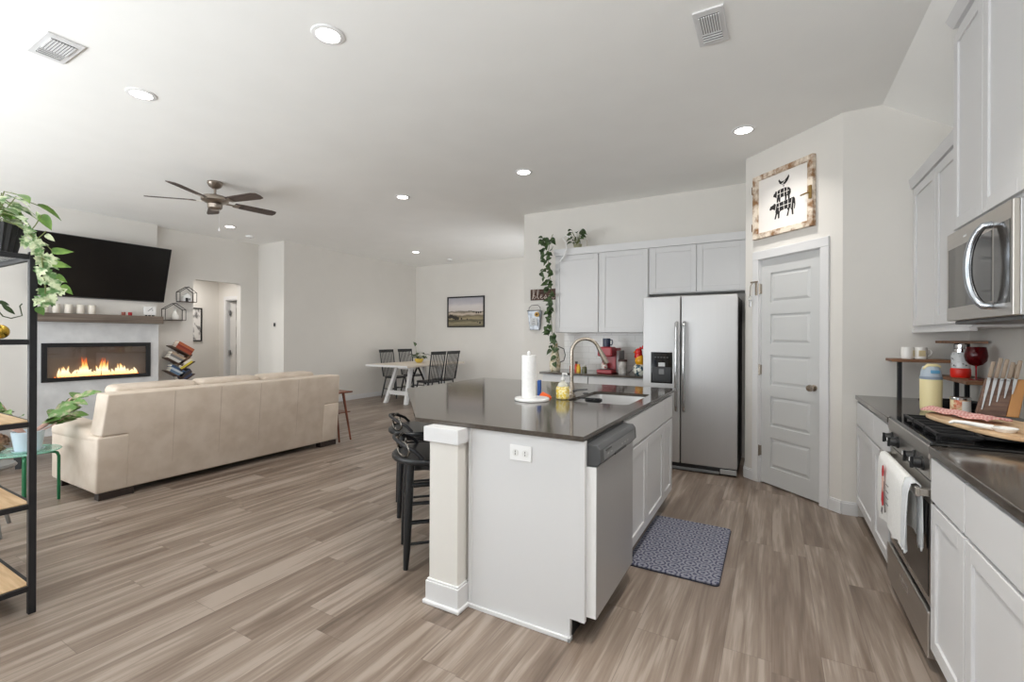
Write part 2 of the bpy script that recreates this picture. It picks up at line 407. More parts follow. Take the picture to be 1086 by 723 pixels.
Md = DM @ Matrix.Translation((D0 + .008, .018, .012))
pan = [(.155 + i * .375, .155 + i * .375 + .27) for i in range(5)]
pdoor = struct('door_1', door_leaf(MB(), D1 - D0 - .016, DH - .02, .036, pan, Md), DOORW, 'closed white five-panel pantry door on the angled wall', 'door')
mb = MB()
for a, bq in ((.104, .172), (.794, .868)): mb.box(a, bq, -.018, 0, 0, DH - .004, .004, M=DM)
mb.box(.104, .868, -.018, 0, DH - .004, DH + .075, .004, M=DM)
mb.box(D0, D0 + .008, 0, .1, 0, DH, M=DM).box(D1 - .008, D1, 0, .1, 0, DH, M=DM).box(D0, D1, 0, .1, DH - .008, DH, M=DM)
mb.build('door_frame', TRIM, pdoor)
for z in (.30, 1.05, 1.80):
    MB().box(D0 + .002, D0 + .016, -.006, .02, z - .045, z + .045, .002, M=DM).cyl((D0 + .008, -.006, z - .05), (D0 + .008, -.006, z + .05), .006, n=8, M=DM).build('hinge', NICKEL, pdoor, label='small nickel door hinge')
MB().lathe([(.026, 0), (.026, .006), (.012, .010), (.011, .03), (.024, .036), (.029, .05), (.024, .064), (.0, .067)], M=DM @ Matrix.Translation((.722, .018, .935)) @ Matrix.Rotation(R(90), 4, 'X'), n=20).build('door_knob', NICKEL, pdoor, label='round brushed nickel knob')

# hall door (standing ajar in its frame)
hd = struct('door_2', door_leaf(MB(), .76, 2.02, .036, [(.155 + i * .37, .155 + i * .37 + .26) for i in range(5)],
            Matrix.Translation((HD0 + .02, 5.33, .01)) @ Matrix.Rotation(R(38), 4, 'Z')), P('door_in_shade', (214, 212, 209), .45), 'white hall door standing ajar', 'door')  # off-white paint of the hall door
MB().box(HD0 - .07, HD0, 5.245, 5.26, 0, 2.06, .003).box(HD1, HD1 + .07, 5.245, 5.26, 0, 2.06, .003).box(HD0 - .07, HD1 + .07, 5.245, 5.26, 2.06, 2.13, .003).box(HD0, HD0 + .012, 5.26, 5.36, 0, 2.06).box(HD0, HD1, 5.26, 5.36, 2.048, 2.06).build('door_frame', TRIM, hd)
for z in (1.0, 1.80): MB().box(HD0 + .010, HD0 + .055, 5.30, 5.325, z - .05, z + .05, .003).build('hinge', MIDGREY, hd, label='dark grey door hinge')

# ------------------------------------------------------------------ cabinets
def shaker(name, parent, x0, x1, z0, z1, mat=CAB, rail=.058, th=.02, flat=False):
    mb = MB()
    if flat: mb.box(x0, x1, -th, 0, z0, z1, .0025)
    else:
        mb.box(x0, x0 + rail, -th, 0, z0, z1, .002).box(x1 - rail, x1, -th, 0, z0, z1, .002)
        mb.box(x0 + rail, x1 - rail, -th, 0, z0, z0 + rail, .002).box(x0 + rail, x1 - rail, -th, 0, z1 - rail, z1, .002)
        mb.box(x0 + rail - .003, x1 - rail + .003, -th + .009, -.001, z0 + rail - .003, z1 - rail + .003)
    return mb.build(name, mat, parent, world=False)

def cabinet(name, label, loc, rz, w_, d_, z0, z1, doors, drawers, toe=.0, group=None, sides=True):
    """local: x along the front, -y towards the room, front plane y=0"""
    t = thing(name, label, 'cabinet', loc, rz, group)
    mb = MB().box(0, w_, 0, d_, z0 + toe, z1, .001)
    if toe: mb.box(.002, w_ - .002, .07, d_, z0, z0 + toe)
    mb.build('body', CAB, t, world=False)
    for a in doors: shaker('door', t, *a)
    for a in drawers: shaker('drawer', t, *a, flat=True)
    return t
RX, LX = R(-90), R(90)
G = .004
# right wall, lower (front plane X=.57, doors to .55)
XB_ = .572
def rcab(y1, y0, label, ndoor=1):
    W_ = y1 - y0
    dz = (.105, .685); dr = (.70, .868)
    doors = [(G + i * (W_ / ndoor), (i + 1) * W_ / ndoor - G) + dz for i in range(ndoor)]
    return cabinet('base_cabinet', label, (XB_, y1, 0), RX, W_, XR - XB_ - .005, 0, .88, doors, [(G, W_ - G) + dr], .1)
rcab(4.318, 3.655, 'white base cabinet in the corner nearest the pantry door')
rcab(3.653, 3.203, 'narrow white base cabinet just left of the range')
rcab(2.437, 2.065, 'narrow white base cabinet touching the near side of the range')
rcab(2.063, 1.30, 'white base cabinet at the right edge of the photo, nearest the camera', 1)
rcab(1.298, .40, 'white base cabinet beside the camera, mostly outside the photo', 2)
# right wall, upper
XU = .885
t = cabinet('wall_cabinet', 'white two-door wall cabinet in the corner, left of the microwave', (XU, 4.318, 0), RX, 1.112, XR - XU - .003, 1.405, 2.42,
        [(.06, .56, 1.43, 2.40), (.568, 1.10, 1.43, 2.40)], [])
MB().hexa([(0, -.02, 2.42), (1.112, -.02, 2.42), (1.112, .25, 2.42), (0, .25, 2.42), (0, -.035, 2.485), (1.112, -.035, 2.485), (1.112, .25, 2.485), (0, .25, 2.485)]).build('crown', CAB, t, world=False)
MB().box(0, 1.112, -.012, .02, 1.385, 1.405, .002).build('light_rail', CAB, t, world=False)
XM = .825
t = cabinet('wall_cabinet', 'tall white two-door wall cabinet above the microwave', (XM, 3.2, 0), RX, .80, XR - XM - .003, 1.885, 2.955,
        [(.012, .39, 1.90, 2.90), (.394, .788, 1.90, 2.90)], [])
MB().hexa([(0, -.02, 2.945), (.80, -.02, 2.945), (.80, .12, 2.945), (0, .12, 2.945), (0, -.05, 2.99), (.80, -.05, 2.99), (.80, .1, 2.99), (0, .1, 2.99)]).build('crown', CAB, t, world=False)

# counters on the right wall
ct = MB().box(.544, XR - .002, 3.203, YW - .002, .885, .915, .003); tag(ct.build('countertop', QUARTZ), 'dark quartz countertop in the corner between pantry wall and range', 'countertop')
ct = MB().box(.544, XR - .002, .40, 2.436, .885, .915, .003); tag(ct.build('countertop', QUARTZ), 'dark quartz countertop at the right edge, nearer than the range', 'countertop')

# back wall, lower and upper
YB = 5.19
def bcab(x0, x1, label):
    W_ = x1 - x0
    return cabinet('base_cabinet', label, (x0, YB, 0), 0, W_, YK - YB - .005, 0, .885, [(G, W_ / 2 - G / 2, .105, .685), (W_ / 2 + G / 2, W_ - G, .105, .685)], [(G, W_ - G, .70, .872)], .1)
bcab(-2.49, -1.895, 'white base cabinet under the left half of the back counter')
bcab(-1.893, -1.215, 'white base cabinet under the back counter beside the refrigerator')
tag(MB().box(-2.52, -1.212, 5.145, YK - .002, .888, .915, .003).build('countertop', QUARTZ), 'dark quartz countertop on the back wall left of the refrigerator', 'countertop')
YU = 5.472
cabinet('wall_cabinet', 'white two-door wall cabinet above the back counter', (-2.452, YU, 0), 0, 1.192, YK - YU - .003, 1.40, 2.385,
        [(.008, .578, 1.405, 2.375), (.612, 1.182, 1.405, 2.375)], [])
cabinet('wall_cabinet', 'low white two-door wall cabinet directly above the refrigerator', (-1.258, YU, 0), 0, 1.018, YK - YU - .003, 1.845, 2.385,
        [(.02, .516, 1.855, 2.375), (.522, 1.008, 1.855, 2.375)], [])
cr = MB().hexa([(-2.455, YU - .02, 2.386), (-.237, YU - .02, 2.386), (-.237, 5.7, 2.386), (-2.455, 5.7, 2.386), (-2.465, YU - .032, 2.47), (-.237, YU - .032, 2.47), (-.237, 5.7, 2.47), (-2.475, 5.7, 2.47)])
tag(cr.build('crown_molding', CAB), 'white crown molding along the tops of the back wall cabinets', 'molding')
# backsplash
bs = P('white_subway_tile', (226, 225, 222), .25); n, l, b = nodes(bs)
tc = n.new('ShaderNodeTexCoord'); mp = n.new('ShaderNodeMapping'); mp.inputs['Rotation'].default_value = (R(90), 0, 0)
bk = n.new('ShaderNodeTexBrick'); bk.inputs['Scale'].default_value = 1.0; bk.inputs['Brick Width'].default_value = .2; bk.inputs['Row Height'].default_value = .076; bk.inputs['Mortar Size'].default_value = .0022
bk.inputs['Color1'].default_value = lin((228, 227, 224)); bk.inputs['Color2'].default_value = lin((224, 223, 220)); bk.inputs['Mortar'].default_value = lin((200, 198, 194))
l.new(tc.outputs['Object'], mp.inputs[0]); l.new(mp.outputs[0], bk.inputs['Vector']); l.new(bk.outputs[0], b.inputs['Base Color'])
o = struct('trim_2', MB().box(-2.452, -1.21, YK - .01, YK, .916, 1.40), bs, 'white tiled backsplash behind the coffee maker', 'backsplash')
def outlet(x, y, z, M, name, label, horiz=False, kind='duplex'):
    t = thing(name, label, name.split('_')[-1] if name != 'wall_outlet' else 'outlet', (0, 0, 0)); t.matrix_basis = M
    w_, h_ = (.115, .072) if horiz else (.072, .115)
    MB().box(-w_ / 2, w_ / 2, -.006, 0, -h_ / 2, h_ / 2, .002).build('plate', WHITEP, t, world=False)
    for s in (-1, 1):
        c = (s * .026, 0) if horiz else (0, s * .026)
        if kind == 'duplex':
            MB().lathe([(.0165, 0), (.0165, .002), (.015, .003), (0, .003)], M=Matrix.Translation((c[0], -.006, c[1])) @ Matrix.Rotation(R(90), 4, 'X'), n=18).build('socket', P('outlet_face', (222, 222, 220), .4), t, world=False)
            for k in (-1, 1): MB().box(c[0] - .0015 + (0 if horiz else k * .006), c[0] + .0015 + (0 if horiz else k * .006), -.0098, -.008, c[1] - .004 + (k * .006 if horiz else 0), c[1] + .004 + (k * .006 if horiz else 0)).build('slot', SKIRT, t, world=False)
    if kind != 'duplex': MB().box(-.016, .016, -.010, -.006, -.033, .033, .002).build('rocker', WHITEP, t, world=False)
    return t
outlet(0, 0, 0, Matrix.Translation((-1.98, YK - .01, 1.16)), 'wall_outlet', 'white wall outlet on the tiled backsplash', kind='rocker')

# ------------------------------------------------------------------ island
IX0, IX1, IY0, IY1 = -1.32, -.735, 1.904, 3.93
poly = [(-.71, 1.885), (-1.6535, 1.885), (-2.632, 2.893), (-2.632, 4.064), (-.71, 4.064)]
SX0, SX1, SY0, SY1 = -1.225, -.80, 2.90, 3.54
def rrect(x0, x1, y0, y1, r, n=5):
    out = []
    for cx_, cy_, a0 in ((x1 - r, y1 - r, 0), (x0 + r, y1 - r, 90), (x0 + r, y0 + r, 180), (x1 - r, y0 + r, 270)):
        out += [(cx_ + r * cos(R(a0 + 90 * i / n)), cy_ + r * sin(R(a0 + 90 * i / n))) for i in range(n + 1)]
    return out
tb = bmesh.new(); edges = []
for loop in (poly, rrect(SX0, SX1, SY0, SY1, .05)):
    vs_ = [tb.verts.new((x, y, .915)) for x, y in loop]
    edges += [tb.edges.new((vs_[i], vs_[(i + 1) % len(vs_)])) for i in range(len(vs_))]
r = bmesh.ops.triangle_fill(tb, use_beauty=True, use_dissolve=False, edges=edges)
fs = [f for f in tb.faces if not (SX0 < f.calc_center_median().x < SX1 and SY0 < f.calc_center_median().y < SY1 and all(SX0 - .001 <= v.co.x <= SX1 + .001 and SY0 - .001 <= v.co.y <= SY1 + .001 for v in f.verts))]
for f in list(tb.faces):
    if f not in fs: tb.faces.remove(f)
ex = bmesh.ops.extrude_face_region(tb, geom=list(tb.faces))
for v in ex['geom']:
    if isinstance(v, bmesh.types.BMVert): v.co.z = .893
bmesh.ops.recalc_face_normals(tb, faces=tb.faces)
tag(MB().add(tb).build('island_countertop', QUARTZ), 'large dark quartz island countertop with clipped corner and sink cutout', 'countertop')

t = thing('sink', 'stainless undermount sink set in the island countertop', 'sink', ((SX0 + SX1) / 2, (SY0 + SY1) / 2, .70))
tb = bmesh.new()
lv = [(rrect(SX0 + .004, SX1 - .004, SY0 + .004, SY1 - .004, .05), .892), (rrect(SX0 + .006, SX1 - .006, SY0 + .006, SY1 - .006, .05), .74), (rrect(SX0 + .04, SX1 - .04, SY0 + .04, SY1 - .04, .04), .70)]
rg = [[tb.verts.new((x, y, z)) for x, y in q] for q, z in lv]
for a, bq in zip(rg, rg[1:]):
    for i in range(len(a)): tb.faces.new((a[i], a[(i + 1) % len(a)], bq[(i + 1) % len(a)], bq[i]))
tb.faces.new(rg[-1])
bmesh.ops.recalc_face_normals(tb, faces=tb.faces); bmesh.ops.reverse_faces(tb, faces=tb.faces)
SINKM = P('sink_steel', (226, 226, 226), .42, 1.0)
o = MB().add(tb).build('basin', SINKM, t)
sol = o.modifiers.new('thick', 'SOLIDIFY'); sol.thickness = .002; sol.offset = 1
MB().lathe([(.045, .7005), (.045, .704), (.03, .703), (0, .702)], c=((SX0 + SX1) / 2, (SY0 + SY1) / 2, 0)).build('drain', CHROME, t)
st_ = MB().lathe([(.0, .842), (.05, .842), (.062, .85), (.062, .868), (.056, .868), (.05, .855), (.0, .852)], c=(0, 0, 0), n=20)
o = MB(); o.bm = st_.bm
for a in range(0, 360, 60): o.cyl((.0, 0, .866), (.058 * cos(R(a)), .058 * sin(R(a)), .866), .004, n=6)
o.cyl((-.16, -.02, .872), (.05, 0, .868), .006, n=8)
so = o.build('sink_strainer', BLACK); setorigin(so, (0, 0, .842)); so.location = (-1.13, 3.20, .872)
tag(so, 'black strainer basket with a handle resting on the left rim of the sink', 'strainer')

def icab(y0, y1, label, doors):
    W_ = y1 - y0
    dd = [(G + i * W_ / doors, (i + 1) * W_ / doors - G, .105, .685) for i in range(doors)]
    t = thing('island_cabinet', label, 'cabinet', (IX1, y0, 0), LX)
    mb = MB()
    if doors == 2:  # open-topped so the sink basin can drop in
        D_ = IX1 - IX0
        mb.box(0, W_, 0, D_, .1, .66, .001).box(0, W_, 0, .03, .66, .892).box(0, W_, D_ - .02, D_, .66, .892).box(0, .02, .03, D_ - .02, .66, .892).box(W_ - .02, W_, .03, D_ - .02, .66, .892)
    else: mb.box(0, W_, 0, IX1 - IX0, .1, .892, .001)
    mb.box(.002, W_ - .002, .045, IX1 - IX0, 0, .1); mb.build('body', CAB, t, world=False)
    for a in dd: shaker('door', t, *a)
    shaker('drawer', t, G, W_ - G, .70, .872, flat=True)
    return t
icab(2.53, 3.60, 'white two-door sink cabinet in the island next to the dishwasher', 2)
icab(3.602, 3.93, 'narrow white island cabinet at the far end, toward the refrigerator', 1)
# end panel with the outlet
t = thing('island_end_panel', 'white panel closing the near end of the island beside the post', 'panel', (-1.0, IY0, 0))
MB().prism([(IX0, 0), (-.777, 0), (-.777, .1), (-.71, .1), (-.71, .892), (IX0, .892)], -.022, 0, M=Matrix.Translation((0, IY0, 0)) @ Matrix.Rotation(R(90), 4, 'X')).build('panel', CAB, t)
MB().box(-.735, -.7085, IY0 - .004, IY0 + .02, .1, .892, .001).build('edge_strip', CAB, t)
MB().box(IX0 - .002, IX0 + .018, IY0 - .004, IY0, .02, .892, .001).build('edge_strip', CAB, t)
MB().box(IX0, -.773, IY0 - .012, IY0, 0, .02, .003).box(-.785, -.773, IY0 - .012, IY0 + .02, 0, .02, .002).build('shoe_molding', TRIM, t)
outlet(0, 0, 0, Matrix.Translation((-1.026, IY0 - .001, .802)), 'wall_outlet', 'white double outlet lying sideways on the island end panel', horiz=True)
# back and knee wall of the island, hidden behind the post
struct('trim_3', MB().box(-2.2, IX0 - .002, 3.0, 3.95, 0, .892), WALL, 'knee wall carrying the seating side of the island', 'wall')
struct('trim_4', MB().box(IX0 - .10, IX0 - .004, 1.93, 2.998, 0, .892), WALL, 'painted back of the island behind the post', 'wall')
# post
t = thing('island_post', 'square painted post with capital and plinth at the island corner', 'post', (-1.42, 1.87, 0))
MB().box(-1.513, -1.338, 1.832, 1.925, .12, .82, .002).build('shaft', WALL, t)
MB().box(-1.535, -1.322, 1.81, 1.925, .82, .892, .002).build('capital', TRIM, t)
MB().box(-1.527, -1.325, 1.818, 1.925, 0, .115, .003).box(-1.522, -1.330, 1.823, 1.925, .115, .125, .003).box(-1.54, -1.314, 1.806, 1.925, 0, .02, .006).build('plinth', TRIM, t)

# dishwasher
t = thing('dishwasher', 'stainless dishwasher with a dark console in the island', 'dishwasher', (-.70, 2.22, 0))
MB().box(-1.29, -.715, 1.93, 2.522, .1, .885).build('tub', DKGREY, t)
MB().box(-1.2, -.78, 1.94, 2.52, .005, .1).build('kick_plate', BLACK, t)
MB().box(-.714, -.664, 1.928, 2.522, .115, .778, .004).build('door_panel', STEEL, t)
MB().box(-.714, -.667, 1.9265, 1.928, .117, .776).build('door_edge', WHITEP, t, label='pale edge of the dishwasher door')
c_ = MB().prism([(-.714, .78), (-.664, .78), (-.646, .80), (-.650, .855), (-.664, .873), (-.714, .876)], 1.927, 2.522, .003, M=Matrix(((1, 0, 0, 0), (0, 0, 1, 0), (0, 1, 0, 0), (0, 0, 0, 1)))).build('console', DKGREY, t)
MB().hexa([(-.6455, 1.97, .803), (-.6445, 2.49, .803), (-.647, 2.49, .803), (-.648, 1.97, .803), (-.6485, 1.97, .85), (-.6485, 2.49, .85), (-.652, 2.49, .85), (-.652, 1.97, .85)]).build('control_strip', MIDGREY, c_)
MB().box(-.6475, -.6445, 2.13, 2.32, .792, .806, .001).build('vent_slot', BLACK, c_)
MB().box(-.6485, -.6455, 2.00, 2.08, .838, .843).build('display', BLACK, c_)
for k in range(5): MB().box(-.6475, -.6450, 2.02 + .05 * k + (.12 if k > 1 else 0), 2.04 + .05 * k + (.12 if k > 1 else 0), .818, .824).build('button', P('button_grey', (150, 151, 152), .4), c_)

# faucet
fx, fy = -1.275, 3.14
t = thing('kitchen_faucet', 'tall brushed nickel gooseneck faucet behind the island sink', 'faucet', (fx, fy, .915))
MB().lathe([(.029, .915), (.029, .925), (.021, .935), (.019, .99), (.015, 1.0), (.0145, 1.02)], c=(fx, fy, 0)).build('base', NICKEL, t)
d = Vector((.93, .36)).normalized()
pts = [(fx, fy, .99), (fx, fy, 1.1), (fx, fy, 1.235)]
for i in range(1, 15):
    a = R(180 - i * 11.3); q = .098 + .098 * cos(a); pts.append((fx + d.x * q, fy + d.y * q, 1.235 + .098 * sin(a)))
MB().tube(pts, .0125, 12).build('spout', NICKEL, t)
e0 = Vector(pts[-1]); dd = (Vector(pts[-1]) - Vector(pts[-2])).normalized()
sh = MB().tube([e0 - dd * .005, e0 + dd * .035, e0 + dd * .10, e0 + dd * .13], [.014, .0155, .019, .0185], 14).build('spray_head', NICKEL, t)
MB().tube([e0 + dd * .045 + Vector((d.x, d.y, 0)) * .0155, e0 + dd * .075 + Vector((d.x, d.y, 0)) * .0185], [.004, .005], 8).build('spray_button', BLACK, sh)
MB().tube([(fx + .018, fy - .004, .955), (fx + .045, fy, .962), (fx + .115, fy + .02, .968)], [.012, .008, .005], 10).build('lever', DKGREY, t)
tag(setorigin(MB().lathe([(.022, .9155), (.022, .92), (.016, .922), (0, .922)], c=(-1.24, 3.34, 0)).build('air_switch', DKGREY), (-1.24, 3.34, .9155)), 'small dark round button on the counter behind the sink', 'button')

# soap bottle
bx, by = -1.268, 2.958
t = thing('soap_bottle', 'clear square pump bottle with yellow lemon label beside the faucet', 'soap bottle', (bx, by, .915))
lem = noisy(P('lemon_print', (236, 214, 110), .4), (246, 236, 190), (226, 196, 60), (60, 60, 60), 2, .42, .55)
MB().box(bx - .04, bx + .04, by - .033, by + .033, .9155, 1.005, .012, 3).build('bottle', lem, t)
MB().lathe([(.037, 1.003), (.033, 1.02), (.02, 1.032), (.013, 1.038), (.013, 1.05)], c=(bx, by, 0)).build('shoulder', P('clear_plastic', (226, 226, 214), .15, 0, Alpha=.75), t)
MB().lathe([(.015, 1.047), (.015, 1.062), (.006, 1.064), (.006, 1.085)], c=(bx, by, 0)).tube([(bx, by, 1.082), (bx, by, 1.092), (bx + .035, by - .02, 1.092), (bx + .042, by - .024, 1.085)], .006, 8).build('pump', WHITEP, t)
# paper towel
hx, hy = -1.44, 2.78
t = thing('paper_towel_holder', 'white marble paper towel stand on the island', 'paper towel holder', (hx, hy, .915))
mrb = noisy(P('white_marble', (236, 235, 233), .25), (222, 222, 222), (242, 241, 240), (9, 9, 9), 6)
MB().lathe([(.114, .9155), (.118, .919), (.118, .930), (.114, .934), (.02, .9345), (0, .9345)], c=(hx + .018, hy + .012, 0), n=44).build('base', mrb, t)
MB().lathe([(.008, .934), (.008, 1.222), (.012, 1.225), (.013, 1.240), (.008, 1.248), (0, 1.249)], c=(hx, hy, 0), n=14).build('rod', WHITEP, t)
o = MB().lathe([(.02, .9355), (.0475, .9355), (.048, .95), (.048, 1.21), (.0475, 1.22), (.02, 1.22), (.02, .9355)], c=(hx, hy, 0), n=36).build('paper_towel_roll', noisy(P('paper', (240, 240, 240), .9), (236, 236, 236), (243, 243, 243), (60, 60, 60), bump=.15)); setorigin(o, (hx, hy, .9355))
tag(o, 'white paper towel roll standing on the marble stand', 'paper towels')
o = MB().box(-.012, .012, -.03, .03, 0, .115, .004).build('sponge_packet', P('blue_card', (38, 84, 158), .5)); o.location = (-1.478, 3.02, .9155); o.rotation_euler = (0, 0, R(20)); tag(o, 'narrow blue packet standing behind the paper towels', 'packet')
o = MB().hexa([(-.04, -.03, 0), (.035, -.025, 0), (.045, .03, 0), (-.03, .03, 0), (-.03, -.022, .03), (.02, -.02, .022), (.03, .02, .018), (-.03, .022, .042)], .006).build('sponge', P('orange_sponge', (240, 104, 40), .7)); o.location = (-1.40, 2.955, .9155); tag(o, 'orange sponge lying beside the paper towel stand', 'sponge')

# kitchen mat
mm = P('blue_mat', (86, 92, 116), .8); n, l, b = nodes(mm)
tc = n.new('ShaderNodeTexCoord'); vo = n.new('ShaderNodeTexVoronoi'); vo.feature = 'F1'; vo.inputs['Scale'].default_value = 12.5; vo.inputs['Randomness'].default_value = 0.0
l.new(tc.outputs['Object'], vo.inputs['Vector'])
wv = n.new('ShaderNodeMath'); wv.operation = 'SINE'; mu = n.new('ShaderNodeMath'); mu.operation = 'MULTIPLY'; mu.inputs[1].default_value = 26.0
l.new(vo.outputs['Distance'], mu.inputs[0]); l.new(mu.outputs[0], wv.inputs[0])
v2 = n.new('ShaderNodeTexVoronoi'); v2.inputs['Scale'].default_value = 62; v2.inputs['Randomness'].default_value = .35; l.new(tc.outputs['Object'], v2.inputs['Vector'])
ad = n.new('ShaderNodeMath'); ad.operation = 'MULTIPLY_ADD'; ad.inputs[1].default_value = .35; l.new(wv.outputs[0], ad.inputs[0]); l.new(v2.outputs['Distance'], ad.inputs[2])
cr_ = n.new('ShaderNodeValToRGB'); cr_.color_ramp.elements[0].position = .18; cr_.color_ramp.elements[0].color = lin((54, 58, 84)); cr_.color_ramp.elements[1].position = .62; cr_.color_ramp.elements[1].color = lin((134, 135, 146))
l.new(ad.outputs[0], cr_.inputs[0]); l.new(cr_.outputs[0], b.inputs['Base Color'])
t = thing('kitchen_mat', 'blue and grey patterned floor mat in front of the island sink', 'mat', (-.5, 3.13, 0))
MB().prism(rrect(-.757, -.250, 2.712, 3.55, .025), .006, .0145, .004).build('mat_top', mm, t)
MB().prism(rrect(-.760, -.247, 2.709, 3.553, .026), .0005, .0065, .002).build('mat_backing', P('navy_rubber', (40, 44, 60), .7), t)

# ------------------------------------------------------------------ bar stools
def stool(loc, rz, label):
    t = thing('bar_stool', label, 'stool', loc, rz, 'black stools along the clipped island corner')
    # local -y = outer (back) side
    s = MB(); q = []
    for k in range(36):
        a = 2 * pi * k / 36; q.append((.245 * cos(a), -.025 + .225 * sin(a)))
    s.prism(q, .605, .640, .014, seg=3)
    s.build('seat', BLKWOOD, t, world=False)
    MB().lathe([(.15, .555), (.165, .56), (.165, .60)], n=28).build('apron', BLKWOOD, t, world=False)
    for sx in (-1, 1):
        for sy in (-1, 1):
            MB().tube([(sx * .145, sy * .145, .60), (sx * .155, sy * .155, .40), (sx * .165, sy * .165, .12), (sx * .172, sy * .172, 0)], [.022, .025, .021, .015], 10).build('leg', BLKWOOD, t, world=False)
    for z, ax in ((.14, 1), (.26, 1), (.37, 1), (.48, 1), (.20, 0), (.34, 0)):
        for sg in (-1, 1):
            k = .162
            p_, q_ = ((sg * k, -k, z), (sg * k, k, z)) if ax else ((-k, sg * k, z), (k, sg * k, z))
            if ax == 0 and sg == 1: continue
            MB().cyl(p_, q_, .009, n=8).build('rung', BLKWOOD, t, world=False)
    pts = [(.225 * cos(R(a)), -.025 + .212 * sin(R(a)), .640 + .095 * sin(R((a - 195) / 150 * 180)) ** .6 if 195 < a < 345 else .640) for a in range(195, 346, 10)]
    MB().tube(pts, .011, 10).build('back_rail', BLKMETAL, t, world=False)
    gm = P('gunmetal', (120, 116, 110), .25, 1.0)
    for sg in (-1, 1):
        lp = [(sg * .125 + .062 * cos(R(a)), -.185 + .06 * cos(R(a)) * sg * .5, .684 + .042 * sin(R(a))) for a in range(0, 360, 24)]
        MB().tube(lp, .007, 8, closed=True).build('scroll', gm, t, world=False, label='bent metal ring of the low back')
    return t
stool((-1.84, 2.26, 0), R(-45), 'black counter stool nearest the island post')
stool((-2.41, 2.81, 0), R(-45), 'second black counter stool, farther from the island post')

# ------------------------------------------------------------------ refrigerator
t = thing('refrigerator', 'stainless side-by-side refrigerator in the alcove', 'refrigerator', (-.75, 5.3, 0))
FX0, FX1, FY = -1.192, -.294, 4.906
MB().box(FX0 + .004, FX1 - .004, FY + .075, 5.72, .03, 1.755, .004).build('cabinet', P('fridge_side', (92, 93, 95), .45, .3), t)
dl = MB().box(FX0, -.818, FY, FY + .07, .075, 1.765, .010, 3).build('door', STEEL, t)
dr = MB().box(-.809, FX1, FY, FY + .07, .075, 1.765, .010, 3).build('door', STEEL, t)
def fh(x, par):
    MB().tube([(x, FY + .002, 1.50), (x, FY - .04, 1.49), (x, FY - .052, 1.44), (x, FY - .055, 1.05), (x, FY - .052, .66), (x, FY - .04, .61), (x, FY + .002, .60)], [.013, .015, .016, .016, .016, .015, .013], 10).build('handle', P('handle_steel', (196, 197, 199), .2, 1.0), par)
fh(-.850, dl); fh(-.776, dr)
dp = MB().box(-1.108, -.893, FY - .004, FY + .002, .872, 1.192, .004).build('dispenser', GLOSSBLK, dl, label='black ice and water dispenser panel')
# third-level pieces belong to the door as further children
MB().box(-1.03, -.965, FY - .014, FY - .002, 1.045, 1.085, .003).build('water_spout', P('pale_plastic', (196, 198, 200), .3), dl)
MB().box(-1.025, -.97, FY - .018, FY - .002, .965, 1.02, .004).build('dispenser_paddle', MIDGREY, dl)
MB().box(-1.095, -.906, FY - .006, FY - .003, .885, 1.04, .002).build('dispenser_recess', BLACK, dl)
for k in range(5): MB().box(-1.07 + k * .03, -1.055 + k * .03, FY - .0055, FY - .003, 1.135, 1.143).build('touch_mark', P('print_grey', (110, 112, 114), .5), dl)
MB().box(FX0 + .01, FX1 - .01, FY + .01, FY + .06, .008, .072, .003).build('toe_grille', BLACK, t)
MB().box(FX0 + .01, FX1 - .16, FY - .002, FY + .02, .012, .038, .003).build('grille_bar', P('grille_grey', (112, 114, 116), .4), t)
MB().box(FX1 - .15, FX1 - .005, FY - .006, FY + .03, .02, .066, .004).build('hinge_cover', P('hinge_silver', (168, 168, 168), .35, .5), t)
for x in (FX0 + .06, FX1 - .06): MB().cyl((x, 5.0, 0), (x, 5.0, .03), .02, n=10).build('foot', BLACK, t)

# ------------------------------------------------------------------ range
RY0, RY1 = 2.442, 3.198
t = thing('gas_range', 'black and stainless gas range in the right counter run', 'range', (.85, 2.82, 0))
MB().box(.585, XR - .01, RY0, RY1, .03, .90, .003).build('body', BLACK, t)
MB().box(.60, .62, RY0 + .02, RY1 - .02, 0, .03).box(1.1, 1.12, RY0 + .02, RY1 - .02, 0, .03).build('foot', BLACK, t)
MB().box(.552, 1.15, RY0, RY1, .90, .926, .006).build('cooktop', GLOSSBLK, t)
MB().hexa([(.546, RY0, .862), (.61, RY0, .80), (.61, RY1, .80), (.546, RY1, .862), (.548, RY0, .912), (.61, RY0, .925), (.61, RY1, .925), (.548, RY1, .912)], .004).build('front_trim', STEELH, t)
MB().box(.550, .61, RY0 + .002, RY1 - .002, .775, .862, .004).build('control_panel', P('range_steel', (178, 175, 170), .3, 1.0), t)
for yy in (3.10, 2.98, 2.66, 2.54):
    k = MB().lathe([(.030, 0), (.030, .006), (.024, .010), (.021, .034), (.0, .036)], M=Matrix.Translation((.550, yy, .822)) @ Matrix.Rotation(R(-90), 4, 'Y'), n=20).build('knob', BLACK, t)
    MB().box(.507, .519, yy - .006, yy + .006, .798, .846, .002).build('knob_grip', BLACK, k)
    MB().box(.505, .5075, yy - .002, yy + .002, .826, .842).build('knob_mark', WHITEP, k)
d_ = MB().box(.562, .584, RY0 + .004, RY1 - .004, .255, .765, .003).build('oven_door', BLACK, t)
MB().box(.558, .5625, RY0 + .006, RY1 - .006, .257, .763, .002).build('steel_skin', STEELH, d_)
MB().box(.5555, .559, RY0 + .04, RY1 - .04, .29, .67, .001).build('oven_window', GLOSSBLK, d_)
hl = MB().box(.508, .526, RY0 + .012, RY1 - .012, .700, .738, .004, 2)
hl.box(.522, .562, RY0 + .012, RY0 + .040, .704, .734, .003).box(.522, .562, RY1 - .040, RY1 - .012, .704, .734, .003)
